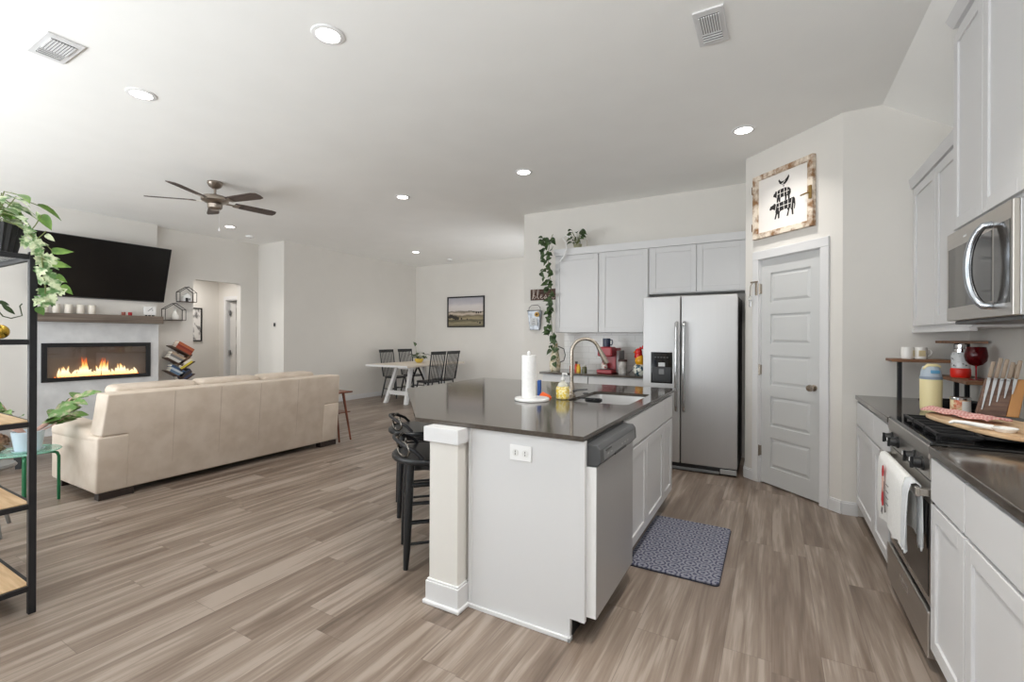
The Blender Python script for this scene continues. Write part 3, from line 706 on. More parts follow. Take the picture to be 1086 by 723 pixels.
hl.build('handle', P('handle_bar_steel', (190, 184, 176), .25, 1.0), d_)
MB().box(.5568, .5578, 2.80, 2.84, .268, .276).build('badge', CHROME, d_)
w_ = MB().box(.545, .584, RY0 + .004, RY1 - .004, .055, .245, .006).build('drawer', STEELH, t)
MB().box(.5435, .546, 2.75, 2.90, .165, .195, .004).build('finger_pull', P('pull_light', (206, 206, 206), .25, 1.0), w_)
for yc, in ((2.63,), (2.82,), (3.01,)):
    g = MB()
    for xx in (.60, .74, .88, 1.02, 1.12): g.box(xx - .006, xx + .006, yc - .088, yc + .088, .938, .952, .003)
    for y2 in (yc - .088, yc, yc + .082): g.box(.594, 1.126, y2, y2 + .010, .938, .952, .003)
    for xx in (.60, 1.12):
        for y2 in (yc - .083, yc + .083): g.box(xx - .006, xx + .006, y2 - .005, y2 + .005, .925, .94)
    g.build('grate', IRON, t)
for xx in (.72, 1.0):
    for yy in (2.63, 3.01):
        MB().lathe([(.045, .926), (.045, .930), (.03, .933), (.03, .936), (0, .937)], c=(xx, yy, 0), n=20).build('burner', IRON, t)
# dish towels over the oven handle
def towel(y0, y1, zb, zb2, label, mat, ph=0.0, amp=.008):
    tb = bmesh.new(); ny, prof = 14, []
    xs = [(.494, zb2), (.493, .60), (.491, .70), (.486, .738), (.473, .7455), (.458, .741), (.450, .70), (.448, .60), (.449, .50), (.452, zb)]
    xs = [(x + .0445, z) for x, z in xs]
    g = []
    for i in range(ny + 1):
        yy = y0 + (y1 - y0) * i / ny; row = []
        for x, z in xs:
            f = max(0.0, (.745 - z)) / .35
            w2 = amp * sin(i * 1.15 + ph) * f + .004 * sin(i * 2.7 + ph) * f
            zz = z + (.012 * sin(i * .9 + ph) if z in (zb, zb2) else 0)
            row.append(tb.verts.new((x - abs(w2) if x < .52 else x, yy, zz)))
        g.append(row)
    for i in range(ny):
        for j in range(len(xs) - 1): tb.faces.new((g[i][j], g[i + 1][j], g[i + 1][j + 1], g[i][j + 1]))
    o = MB(True).add(tb).build('dish_towel', mat, angle=80); m = o.modifiers.new('thick', 'SOLIDIFY'); m.thickness = .004; m.offset = 1
    return tag(o, label, 'towel')
CLOTH = noisy(P('white_cotton', (232, 232, 230), .9), (228, 228, 226), (236, 236, 234), (120, 120, 120), bump=.1)
tw = towel(2.585, 3.10, .43, .50, 'white dish towel with a red gnome print hanging on the oven handle', CLOTH, .4)
g_ = P('print_red', (190, 36, 44), .9); g2_ = P('print_grey_ink', (92, 88, 88), .9); g3_ = P('print_pink', (226, 184, 170), .9)
def prt(name, pts, m, x=.4795):
    M = Matrix(((0, 0, 1, 0), (1, 0, 0, 0), (0, 1, 0, 0), (0, 0, 0, 1)))
    return MB().prism(pts, x - .0012, x, M=M).build(name, m, tw)
prt('print_hat', [(2.90, .66), (2.885, .69), (2.90, .715), (2.925, .71), (2.94, .68), (2.935, .655)], g_)
prt('print_beard', [(2.90, .655), (2.935, .655), (2.94, .61), (2.918, .575), (2.895, .61)], g3_)
prt('print_coat', [(2.935, .60), (2.95, .53), (2.925, .505), (2.90, .52), (2.90, .59), (2.918, .57)], g_)
prt('print_broom', [(2.885, .64), (2.892, .64), (2.888, .56), (2.872, .49), (2.845, .50), (2.875, .57)], g2_)
prt('print_boot', [(2.94, .50), (2.955, .47), (2.925, .465), (2.918, .50)], g2_)
for k in range(4): prt('print_line', [(2.79, .64 - k * .03), (2.84, .64 - k * .03), (2.84, .637 - k * .03), (2.79, .637 - k * .03)], g2_)
towel(2.49, 2.572, .45, .47, 'plain grey-white dish towel on the near end of the oven handle', P('pale_grey_cotton', (206, 209, 212), .9), 1.3, .012)

# ------------------------------------------------------------------ microwave
MX, MZ0, MZ1 = .785, 1.435, 1.880
t = thing('microwave', 'stainless over-the-range microwave with a curved handle', 'microwave', (1.0, 2.82, MZ0))
MB().box(MX + .022, XR - .005, RY0 + .002, RY1, MZ0, MZ1 - .003, .003).build('case', P('case_steel', (186, 187, 189), .35, .9), t)
MB().box(MX + .03, XR - .02, RY0 + .01, RY1 - .01, MZ0 - .018, MZ0, .004).build('base_plate', DKGREY, t)
d_ = MB().box(MX, MX + .022, RY0, RY1, MZ0, MZ1 - .003, .004).build('door', STEELH, t)
MB().box(MX - .002, MX + .002, RY0 + .19, RY1 - .03, MZ0 + .065, MZ1 - .085, .001).build('window', P('dark_glass', (44, 42, 40), .06), d_)
MB().box(MX - .002, MX + .002, RY0 + .02, RY0 + .165, MZ0 + .05, MZ1 - .075, .001).build('control_panel', P('dark_panel', (60, 57, 54), .1), d_)
hp = [(MX - .002, RY0 + .185, MZ0 + .045)]
for i in range(0, 13):
    a = R(-72 + 144 * i / 12); hp.append((MX - .012 - .05 * cos(a), RY0 + .185 + .07 * (cos(a) - cos(R(72))), (MZ0 + MZ1) / 2 - .01 + .165 * sin(a) / sin(R(72))))
hp.append((MX - .002, RY0 + .185, MZ1 - .065))
MB().tube(hp, .015, 12).build('handle', P('microwave_handle', (186, 192, 200), .18, 1.0), d_)
MB().box(MX - .001, MX + .001, 2.92, 2.96, MZ1 - .055, MZ1 - .045).build('badge', CHROME, d_)

# ------------------------------------------------------------------ corner counter shelf and what stands round it
SHW = noisy(P('shelf_wood', (122, 84, 58), .5), (98, 66, 45), (142, 100, 70), (6, 50, 6), 4)
t = thing('corner_shelf', 'three-board wood and black metal counter shelf in the corner', 'shelf', (.95, 4.1, .915))
MB().box(.715, 1.05, 4.07, 4.27, 1.183, 1.203, .003).build('board', SHW, t)
MB().box(.985, 1.165, 3.66, 4.26, 1.075, 1.095, .003, M=Matrix.Identity(4)).build('board', SHW, t)
MB().hexa([(1.02, 4.04, 1.313), (1.165, 3.95, 1.313), (1.165, 4.26, 1.313), (.985, 4.26, 1.313), (1.02, 4.04, 1.330), (1.165, 3.95, 1.330), (1.165, 4.26, 1.330), (.985, 4.26, 1.330)], .003).build('board', SHW, t)
for x, y, z in ((.755, 4.10, 1.183), (.775, 4.22, 1.183), (1.035, 4.05, 1.313), (1.10, 4.10, 1.313), (1.10, 3.75, 1.075)):
    MB().box(x, x + .022, y, y + .022, .9155, z).build('post', BLKMETAL, t)
def mug(loc, rz, label, s=1.0, mat=CERAM):
    t = thing('mug', label, 'mug', loc, rz, 'mugs on the corner shelf')
    MB().lathe([(.0, .0), (.030, .0), (.036, .006), (.037, .05), (.034, .082), (.031, .082), (.033, .05), (.032, .01), (0, .008)], n=24).build('cup', mat, t, world=False)
    MB().tube([(.034, 0, .066), (.050, 0, .068), (.060, 0, .050), (.054, 0, .028), (.035, 0, .018)], .0055, 8).build('handle', mat, t, world=False)
    MB().box(-.018, .018, -.0385, -.036, .02, .06, .004).build('printed_panel', P('ochre_print', (206, 190, 150), .5), t, world=False)
    return t
mug((.815, 4.15, 1.203), R(60), 'left cream mug on the corner shelf', 1)
mug((.885, 4.15, 1.203), R(0), 'right cream mug on the corner shelf, handle to the right', 1)
t = thing('glass_jar', 'patterned glass jar with steel lid and red silicone base', 'jar', (1.055, 4.02, 1.095))
MB().lathe([(0, 0), (.045, 0), (.05, .01), (.05, .05), (.046, .06), (0, .06)], n=28).build('base', P('red_silicone', (222, 40, 26), .35), t, world=False)
MB().lathe([(.045, .055), (.047, .14), (.04, .158), (.034, .164)], n=28).build('glass', noisy(P('speckled_glass', (205, 208, 210), .12), (70, 70, 74), (214, 217, 219), (60, 60, 60), 2, .30, .40), t, world=False)
MB().lathe([(.036, .160), (.036, .185), (.028, .19), (.028, .212), (.0, .214)], n=24).build('lid', CHROME, t, world=False)
t = thing('wine_glass', 'dark red balloon wine glass on the corner shelf', 'wine glass', (1.075, 3.83, 1.095))
rg_ = P('ruby_glass', (110, 8, 18), .04, 0, Transmission_Weight=.55, IOR=1.35)
MB().lathe([(.0, .0), (.034, .0), (.034, .003), (.006, .008)], n=28).lathe([(.0045, .006), (.004, .07), (.006, .085)], n=10).build('stem', P('ruby_stem', (140, 24, 36), .1), t, world=False)
MB().lathe([(.004, .082), (.03, .092), (.048, .115), (.054, .145), (.050, .175), (.045, .200), (.043, .200), (.048, .175), (.051, .145), (.045, .117), (.028, .096), (.0, .088)], n=32).build('bowl', rg_, t, world=False)
t = thing('tumbler', 'cream insulated tumbler with blue-grey lid on the right counter', 'bottle', (.815, 3.60, .915))
MB().lathe([(0, .0005), (.045, .0005), (.048, .006), (.050, .02), (.052, .19), (.050, .205), (0, .207)], n=32).build('cup', CREAM, t, world=False)
MB().lathe([(.0525, .19), (.0525, .204), (.050, .207)], n=32).build('collar', P('grey_blue', (136, 150, 168), .4), t, world=False)
l_ = MB().lathe([(.049, .206), (.046, .235), (.040, .262), (.036, .266), (0, .267)], n=28).build('lid', P('pale_lid', (176, 188, 200), .4), t, world=False)
MB().tube([(-.04, -.02, .25), (-.02, -.025, .272), (.02, -.02, .272), (.038, -.012, .262)], [.006, .010, .010, .008], 8).build('carry_loop', CREAM, l_, world=False)
MB().box(-.012, .03, -.049, -.035, .225, .245, .004).build('lid_button', P('sky_blue', (96, 158, 196), .4), l_, world=False)
t = thing('pan', 'small black pan behind the cream tumbler', 'pan', (.98, 3.80, .915))
MB().lathe([(0, .001), (.085, .001), (.10, .012), (.108, .05), (.104, .05), (.096, .014), (0, .006)], n=32).build('pan_body', BLACK, t, world=False)
MB().tube([(-.10, -.03, .042), (-.15, -.05, .05), (-.19, -.065, .052)], [.008, .010, .008], 8).build('handle', BLACK, t, world=False)
t = thing('candle_jar', 'glass candle jar with white label and autumn print', 'candle', (.912, 3.475, .915))
MB().lathe([(0, .001), (.040, .001), (.043, .006), (.043, .088), (.039, .095), (.036, .095), (.036, .09), (0, .09)], n=30).build('jar', noisy(P('autumn_print', (214, 178, 130), .3), (196, 92, 48), (236, 220, 180), (38, 38, 38), 3, .4, .6), t, world=False)
pts = [(.0436 * cos(R(a)), .0436 * sin(R(a))) for a in range(-96, 10, 8)]
MB().prism(pts + [(x * .98, y * .98) for x, y in reversed(pts)], .012, .085).build('label_panel', P('paper_label', (238, 236, 232), .5), t, world=False)
MB().lathe([(.045, .090), (.045, .102), (.043, .104), (0, .104)], n=30).build('lid', CHROME, t, world=False)
# cutting board on the grates
bd = []
for k in range(32):
    a = 2 * pi * k / 32; bd.append((.165 * (abs(cos(a)) ** .6) * (1 if cos(a) > 0 else -1), .33 * (abs(sin(a)) ** .6) * (1 if sin(a) > 0 else -1)))
bm_ = MB().prism(bd, 0, .017, .005).build('cutting_board', noisy(P('maple_board', (206, 174, 136), .5), (188, 150, 112), (218, 190, 154), (22, 4, 22), 4)); bm_.location = (.86, 2.80, .953); bm_.rotation_euler = (0, 0, R(14))
MB().tube([(-.06 + .018 * cos(R(a)), .338 + .018 * sin(R(a)), .012) for a in range(0, 360, 30)], .003, 6, closed=True).build('hanging_cord', P('leather_cord', (86, 60, 44), .7), bm_, world=False)
tag(bm_, 'rounded wooden cutting board lying across the stove grates', 'cutting board')
tb = bmesh.new(); g = []
for i in range(17):
    row = []
    for j in range(9):
        u_, v_ = i / 16, j / 8
        x = -.055 + .11 * v_ + .008 * sin(i * .8); y = -.175 + .35 * u_ + .006 * sin(j * 1.1)
        row.append(tb.verts.new((x, y, .012 + .004 * sin(i * 1.1 + j * .8) + .010 * max(0, 1 - abs(v_ - .5) * 2.4))))
    g.append(row)
for i in range(16):
    for j in range(8): tb.faces.new((g[i][j], g[i + 1][j], g[i + 1][j + 1], g[i][j + 1]))
pk = P('pink_check', (214, 160, 154), .9); n, l, b = nodes(pk)
tc = n.new('ShaderNodeTexCoord'); ck = n.new('ShaderNodeTexChecker'); ck.inputs['Scale'].default_value = 110; ck.inputs['Color1'].default_value = lin((206, 138, 134)); ck.inputs['Color2'].default_value = lin((228, 186, 178))
l.new(tc.outputs['Object'], ck.inputs[0]); l.new(ck.outputs[0], b.inputs['Base Color'])
o = MB(True).add(tb).build('tea_towel', pk, angle=80); m = o.modifiers.new('thick', 'SOLIDIFY'); m.thickness = .006; m.offset = -1
o.location = (.785, 2.955, .972); o.rotation_euler = (0, 0, R(27)); tag(o, 'folded pink checked tea towel lying on the cutting board', 'towel')
# spoon rest
t = thing('spoon_rest', 'white ceramic spoon rest lying on the cutting board', 'spoon rest', (.763, 2.618, .9705), R(-22)); t.matrix_basis = t.matrix_basis @ Matrix.Scale(.70, 4)
MB().lathe([(0, .0), (.040, .0), (.052, .012), (.058, .022), (.055, .024), (.045, .012), (0, .008)], c=(.08, 0, 0), n=28).build('bowl', CERAM, t, world=False)
MB().tube([(.035, 0, .018), (-.02, 0, .022), (-.09, 0, .030), (-.135, 0, .030), (-.155, 0, .018)], [.016, .014, .011, .010, .008], 10).build('handle', CERAM, t, world=False)
for a in (20, 140, 250): MB().sphere((.08 + .03 * cos(R(a)), .03 * sin(R(a)), .0125), .006, (1, 1, .5), 8).build('painted_spot', P('navy_glaze', (60, 66, 92), .3), t, world=False)
# knife block and knives
t = thing('knife_block', 'slanted brown wooden knife block with pale orange side', 'knife block', (1.0, 3.29, .953))
KM = Matrix.Translation((1.0, 3.29, .953)) @ Matrix.Rotation(R(-12), 4, 'Z')
o_ = P('orange_beech', (206, 146, 84), .5); bw = noisy(P('brown_block_face', (112, 82, 66), .5), (98, 70, 56), (126, 94, 76), (10, 10, 60), 4)
kb = MB().hexa([(-.075, -.045, 0), (.03, -.045, 0), (.03, .05, 0), (-.075, .05, 0), (-.04, -.015, .19), (.065, -.015, .19), (.065, .075, .165), (-.04, .075, .165)], .003, M=KM).build('block', bw, t)
MB().hexa([(.0305, -.045, 0), (.075, -.045, 0), (.075, .05, 0), (.0305, .05, 0), (.0655, -.015, .19), (.105, -.015, .19), (.105, .075, .165), (.0655, .075, .165)], .003, M=KM).build('side_panel', o_, t)
hm = noisy(P('pale_wood_handle', (178, 158, 138), .5), (150, 128, 108), (196, 178, 158), (30, 30, 8), 3)
KST = P('knife_steel', (176, 176, 176), .38, .85)
labs = ['knife at the left end of the row in the slanted block', 'second knife from the left in the slanted block', 'third knife from the left in the slanted block', 'fourth knife from the left in the slanted block', 'rightmost knife of the front row in the slanted block', 'knife standing at the back of the slanted block']
for i in range(6):
    o = thing('knife', labs[i], 'knife', group='knives in the block')
    lx = -.062 + .023 * i if i < 5 else .035
    ly = -.049 if i < 5 else .055
    o.matrix_basis = KM @ Matrix.Translation((lx, ly, 0)) @ Matrix.Rotation(R(-9), 4, 'X') @ Matrix.Rotation(R(10.4), 4, 'Y')
    z0 = .03 + .022 * i if i < 5 else .17
    MB().hexa([(-.001, -.0035, z0), (.003, -.0035, z0), (.003, -.0015, z0), (-.001, -.0015, z0), (-.007, -.0035, .185), (.007, -.0035, .185), (.007, -.0015, .185), (-.007, -.0015, .185)]).build('blade', KST, o, world=False)
    MB().box(-.007, .007, -.009, .003, .185, .197, .002).build('bolster', KST, o, world=False)
    MB().box(-.008, .008, -.011, .005, .197, .197 + (.085, .105, .10, .085, .095, .07)[i], .004).build('handle', hm, o, world=False)

# ------------------------------------------------------------------ pantry wall: sign, hook
t = thing('farm_sign', 'weathered wood framed farm animal print above the pantry door', 'picture'); t.matrix_basis = DM @ Matrix.Translation((.435, -.002, 2.26))
AGED = noisy(P('weathered_wood', (196, 172, 144), .8), (140, 104, 70), (226, 214, 198), (16, 16, 16), 5, .36, .58, bump=.2)
sw, shh = .625, .585
for a in ((-sw / 2, -sw / 2 + .052, 0, shh), (sw / 2 - .052, sw / 2, 0, shh)): MB().box(a[0], a[1], -.038, 0, a[2], a[3], .004).build('frame_rail', AGED, t, world=False)
for a in ((0, .05), (shh - .045, shh)): MB().box(-sw / 2 + .05, sw / 2 - .05, -.036, -.002, a[0], a[1], .004).build('frame_rail', AGED, t, world=False)
MB().box(-sw / 2 + .048, sw / 2 - .048, -.014, -.004, .046, shh - .042).build('print_panel', P('print_white', (234, 230, 226), .6), t, world=False)
ink = P('print_black', (26, 24, 24), .7); wl = P('print_white_line', (234, 230, 226), .6)
MX_ = Matrix(((1, 0, 0, 0), (0, 0, 1, -.0165), (0, 1, 0, 0), (0, 0, 0, 1)))
def sil(name, pts, mat=ink, d0=0.0): return MB().prism(pts, 0 - d0, .002 - d0, M=MX_).build(name, mat, t, world=False)
def sc(pts, ox, oz, k): return [(ox + x * k, oz + z * k) for x, z in pts]
cow = [(-1.0, .42), (-.92, .60), (-.70, .66), (-.62, .74), (-.52, .66), (.55, .74), (.86, .78), (.95, .66), (.98, .30), (.93, .02), (.88, .02), (.90, .30), (.84, .42), (.82, .05), (.84, -.32), (.74, -.32), (.70, .0), (.58, .18), (.52, .0), (.44, -.32), (.34, -.32), (.44, .02), (.36, .18), (-.10, .14), (-.20, .06), (-.22, -.32), (-.32, -.32), (-.33, .0), (-.42, -.05), (-.50, -.32), (-.60, -.32), (-.50, .06), (-.56, .28), (-.78, .40), (-.94, .34)]
pig = [(-1.0, .30), (-.96, .48), (-.80, .60), (-.72, .76), (-.60, .68), (-.30, .78), (.30, .82), (.72, .72), (.90, .50), (.92, .20), (.80, -.02), (.80, -.36), (.66, -.36), (.60, -.02), (.50, .06), (.44, -.36), (.30, -.36), (.30, .04), (-.20, .02), (-.22, -.36), (-.36, -.36), (-.40, -.02), (-.46, -.36), (-.60, -.36), (-.60, .06), (-.80, .20)]
hen = [(-.80, .62), (-.66, .80), (-.56, .62), (-.30, .40), (.20, .42), (.60, .72), (.86, 1.0), (.92, .70), (.72, .30), (.44, .02), (.12, -.14), (.10, -.40), (.02, -.40), (.02, -.14), (-.30, -.02), (-.62, .26), (-.70, .48)]
cx0, pz0 = -.005, .0
sil('cow_print', sc(cow, .00, .185, .135)); sil('pig_print', sc(pig, .00, .318, .095)); sil('hen_print', sc(hen, .01, .432, .065))
for x0, z0, x1, z1 in ((-.075, .20, -.06, .275), (-.03, .205, -.03, .275), (.02, .205, .015, .28), (.06, .21, .06, .28), (-.05, .242, .09, .245), (.09, .2, .1, .28),
                       (-.055, .325, -.05, .385), (-.02, .322, -.02, .39), (.02, .322, .02, .392), (.05, .33, .05, .39), (-.05, .355, .07, .36), (-.02, .425, .03, .455), (.0, .435, .02, .425)):
    dx, dz = x1 - x0, z1 - z0; L_ = math.hypot(dx, dz); nx, nz_ = -dz / L_ * .0025, dx / L_ * .0025
    sil('cut_line', [(x0 + nx, z0 + nz_), (x1 + nx, z1 + nz_), (x1 - nx, z1 - nz_), (x0 - nx, z0 - nz_)], wl, .0008)
MB().box(sw / 2 - .03, sw / 2 - .005, -.05, -.034, .22, .33, .004).tube([(sw / 2 - .018, -.048, .275), (sw / 2 - .07, -.052, .27), (sw / 2 - .10, -.05, .268)], .006, 8).build('window_latch', P('aged_brass', (150, 122, 72), .4, .8), t, world=False)
MB().box(-sw / 2 - .012, -sw / 2 + .004, -.036, -.004, .43, .50, .002).build('hinge_plate', P('rust_brown', (112, 84, 54), .6, .4), t, world=False)
MB().box(-sw / 2 - .012, -sw / 2 + .004, -.036, -.004, .08, .15, .002).build('hinge_plate', bpy.data.materials['rust_brown'], t, world=False)
t = thing('wall_hook', 'nickel over-door hook with hanging metal tags left of the pantry door', 'hook'); t.matrix_basis = DM @ Matrix.Translation((.135, -.019, 1.80))
MB().box(-.05, .04, -.006, 0, .06, .075, .002).box(.012, .034, -.012, 0, -.06, .06, .003).build('bracket', NICKEL, t, world=False)
MB().tube([(-.02, -.004, .065), (-.02, -.03, .03), (-.022, -.035, -.03), (-.03, -.028, -.06)], .004, 8).build('hook_arm', NICKEL, t, world=False)
MB().tube([(-.022 + .02 * cos(R(a)), -.03, -.09 + .03 * sin(R(a))) for a in range(0, 360, 30)], .0035, 6, closed=True).box(-.034, -.012, -.034, -.028, -.165, -.10, .003).build('key_tag', CHROME, t, world=False)

# ------------------------------------------------------------------ back counter things
t = thing('coffee_maker', 'red pod coffee maker on the back counter', 'coffee maker', (-1.715, 5.42, .915), R(-4))
rc = P('red_enamel', (152, 38, 48), .35)
MB().box(-.09, .09, -.02, .16, .001, .30, .012).build('tank_body', rc, t, world=False)
MB().box(-.10, .09, -.16, .0, .001, .045, .008).build('drip_base', rc, t, world=False)
MB().box(-.095, .085, -.15, .0, .20, .315, .016).build('brew_head', rc, t, world=False)
MB().box(-.07, .06, -.15, -.02, .046, .052, .001).build('drip_grate', DKGREY, t, world=False)
MB().box(.092, .135, -.03, .15, .01, .27, .010).build('water_tank', P('smoky_tank', (120, 112, 112), .2), t, world=False)
MB().lathe([(0, .053), (.028, .053), (.035, .06), (.036, .125), (.032, .125), (.030, .062), (0, .058)], c=(-.03, -.085, 0), n=20).build('cup', noisy(P('printed_cup', (222, 206, 196), .4), (172, 96, 92), (236, 228, 220), (40, 40, 40), 2, .4, .5), t, world=False)
t = thing('mug', 'dark blue mug sitting on top of the red coffee maker', 'mug', (-1.735, 5.37, 1.2305), R(0))
MB().lathe([(0, 0), (.040, 0), (.045, .006), (.045, .10), (.041, .10), (.040, .008), (0, .006)], n=24).build('cup', P('navy_mug', (42, 52, 74), .35), t, world=False)
MB().tube([(.044, 0, .08), (.068, 0, .078), (.074, 0, .05), (.064, 0, .024), (.043, 0, .02)], .007, 8).build('handle', bpy.data.materials['navy_mug'], t, world=False)
t = thing('canister', 'glass canister with a dark lid right of the coffee maker', 'canister', (-1.535, 5.35, .915))
MB().lathe([(0, .001), (.048, .001), (.05, .006), (.05, .14), (.046, .145), (0, .145)], n=26).build('glass', noisy(P('jar_glass', (190, 186, 182), .1), (170, 164, 158), (206, 204, 202), (20, 20, 20)), t, world=False)
MB().lathe([(.053, .145), (.053, .165), (.045, .170), (0, .170)], n=26).build('lid', P('dark_wood_lid', (64, 42, 38), .5), t, world=False)
# rooster
t = thing('rooster_figurine', 'colourful ceramic rooster jar against the refrigerator', 'figurine', (-1.315, 5.30, .915))
MB().lathe([(0, .001), (.055, .001), (.07, .02), (.082, .06), (.078, .10), (.05, .12)], n=24).build('body', noisy(P('patterned_glaze', (200, 208, 190), .25), (26, 74, 92), (236, 236, 224), (24, 24, 24), 2, .42, .52), t, world=False)
MB().sphere((.0, -.01, .165), .06, (1, .95, 1.1), 16).build('breast', P('yellow_glaze', (226, 160, 28), .25), t, world=False)
MB().sphere((-.02, -.01, .26), .042, (1, .9, 1.1), 14).tube([(-.02, 0, .20), (-.02, -.005, .25)], [.05, .04], 12).build('head', P('red_glaze', (206, 30, 26), .25), t, world=False)
for k in range(4): MB().sphere((.0 + .03 * k, .0, .300 + .016 * sin(k * 1.3)), .020, (.8, .6, 1.2), 10).build('comb', bpy.data.materials['red_glaze'], t, world=False)
MB().tube([(-.055, -.01, .262), (-.080, -.012, .256)], [.014, .002], 8).build('beak', bpy.data.materials['yellow_glaze'], t, world=False)
MB().tube([(.05, 0, .12), (.075, .0, .20), (.07, 0, .27)], [.03, .02, .006], 8).build('tail', P('teal_glaze', (30, 92, 100), .25), t, world=False)
tag(MB().tube([(-1.50, 5.50, .919), (-1.47, 5.40, .919), (-1.45, 5.32, .93), (-1.42, 5.30, .96), (-1.39, 5.36, 1.0), (-1.37, 5.55, 1.08), (-1.37, 5.765, 1.12)], .004, 8).build('power_cord', BLACK), 'thin black power cord between canister and rooster', 'cord')
for i, (dx, dy, h_, r_, bc, lc, lab) in enumerate(((0, 0, .085, .022, (172, 66, 40), (186, 150, 110), 'leftmost small spice bottle on the back counter, red-brown'), (.055, .03, .10, .024, (196, 60, 34), (60, 50, 44), 'taller orange-red spice bottle behind the faucet on the back counter'), (.10, -.01, .075, .026, (226, 184, 52), (214, 170, 60), 'squat yellow spice bottle on the back counter'), (.165, .02, .07, .03, (96, 98, 70), (196, 196, 190), 'rightmost small spice bottle on the back counter, olive with grey cap'))):
    t = thing('spice_bottle', lab, 'bottle', (-2.19 + dx, 5.38 + dy, .915), 0, 'spice bottles on the back counter')
    MB().lathe([(0, .001), (r_, .001), (r_, h_ * .8), (r_ * .7, h_ * .9), (r_ * .6, h_)], n=18).build('bottle', P('spice_%d' % i, bc, .25), t, world=False)
    MB().lathe([(r_ * .72, h_ * .95), (r_ * .72, h_ * 1.25), (0, h_ * 1.26)], n=18).build('cap', P('cap_%d' % i, lc, .4), t, world=False)
# vase + trailing vine
vx, vy = -2.43, 5.42
t = thing('vine_vase', 'cream patterned vase with a pothos vine climbing to the cabinet top', 'plant', (vx, vy, .915))
vz = noisy(P('cream_crackle', (226, 214, 180), .35), (186, 168, 124), (238, 230, 206), (22, 22, 22), 3, .38, .5)
MB().lathe([(0, .001), (.055, .001), (.068, .02), (.072, .09), (.058, .18), (.040, .27), (.033, .33), (.036, .35), (.03, .35), (.028, .33), (0, .32)], n=28).build('vase', vz, t, world=False)
MB().tube([(.055, 0, .10), (.12, 0, .13), (.14, 0, .2), (.12, 0, .28), (.04, 0, .31)], .006, 8).build('vase_handle', BLKMETAL, t, world=False)
vine = [Vector(p) for p in ((-2.43, 5.42, 1.24), (-2.46, 5.40, 1.36), (-2.475, 5.40, 1.55), (-2.49, 5.41, 1.75), (-2.485, 5.42, 1.95), (-2.50, 5.40, 2.15), (-2.52, 5.38, 2.35), (-2.50, 5.38, 2.55), (-2.46, 5.40, 2.66))]
MB().tube(vine, .004, 6).tube([(-2.42, 5.4, 1.24), (-2.36, 5.37, 1.12), (-2.40, 5.36, 1.0)], .003, 6).build('stem', STEM, t)
lf = MB()
def lerp(pts, u):
    k = u * (len(pts) - 1); i = min(int(k), len(pts) - 2); return pts[i].lerp(pts[i + 1], k - i)
for k in range(86):
    u = ((k + .5) / 86) ** .85; p = lerp(vine, u) if u < .93 else lerp(vine, .93)
    spread = .05 if u < .6 else .11
    a = random.uniform(-2.6, .5); d_ = Vector((cos(a) * (1 if random.random() < .7 else -1), -abs(sin(a)) - .2, random.uniform(-1.4, .2)))
    p = p + Vector((random.uniform(-spread, spread * .7), random.uniform(-.05, 0), random.uniform(-.04, .04)))
    if p.x > -2.46 and 1.38 < p.z < 2.46: p.x = -2.47 - random.random() * .05
    lf.leaf(p, d_, (random.uniform(-.5, .5), -1, .5), random.uniform(.065, .10), random.uniform(.05, .075), 'heart', .35)
for p in ((-2.40, 5.36, 1.10), (-2.41, 5.35, 1.02), (-2.46, 5.36, 1.18), (-2.37, 5.38, 1.2)): lf.leaf(p, (random.uniform(-1, 1), -.6, -.5), (0, -1, .6), .09, .065)
lf.build('leaves', LEAFD, t, solid=1)
t = thing('cabinet_top_plant', 'small pothos sprig on top of the back wall cabinets', 'plant', (-2.18, 5.55, 2.47))
MB().lathe([(0, .001), (.045, .001), (.055, .06), (.05, .06), (0, .05)], n=18).build('pot', P('pale_green_pot', (150, 150, 120), .5), t, world=False)
lf = MB(); sm = MB()
for k in range(18):
    a = random.uniform(0, 2 * pi); q = Vector((.07 * cos(a), -.06 + .05 * sin(a), random.uniform(.05, .24)))
    sm.tube([(0, 0, .05), (q.x * .5, q.y * .5, q.z * .7), q], .0025, 5); lf.leaf(q, (cos(a), sin(a) - .5, -.3), (0, -1, .8), random.uniform(.06, .1), .06)
lf.build('leaves', LEAFD, t, world=False); sm.build('stem', STEM, t, world=False)
pts = [(-2.36, 5.405, 2.30), (-2.31, 5.40, 2.36), (-2.27, 5.40, 2.45), (-2.28, 5.41, 2.54), (-2.33, 5.42, 2.60), (-2.29, 5.42, 2.63), (-2.23, 5.42, 2.60)]
tag(MB().tube(pts, .010, 8).build('plant_hook', WHITEP), 'curved white hook holding the vine at the cabinet corner', 'hook')  # added white tube draws the bright halo along a leaf stem
tag(MB().box(-2.02, -2.01, YU - .03, YU - .02, 2.471, 2.55).build('wooden_pick', P('pale_stick', (178, 170, 158), .6)), 'thin upright stick on top of the back cabinets', 'stick')
# blessed sign
t = thing('wall_sign', 'dark wood sign with white script lettering left of the back cabinets', 'sign', (-2.72, YK - .002, 1.93))
MB().box(-.245, .245, -.018, 0, -.075, .075, .003).build('board', noisy(P('sign_wood', (74, 50, 40), .7), (62, 42, 34), (88, 60, 48), (6, 40, 40), 4), t, world=False)
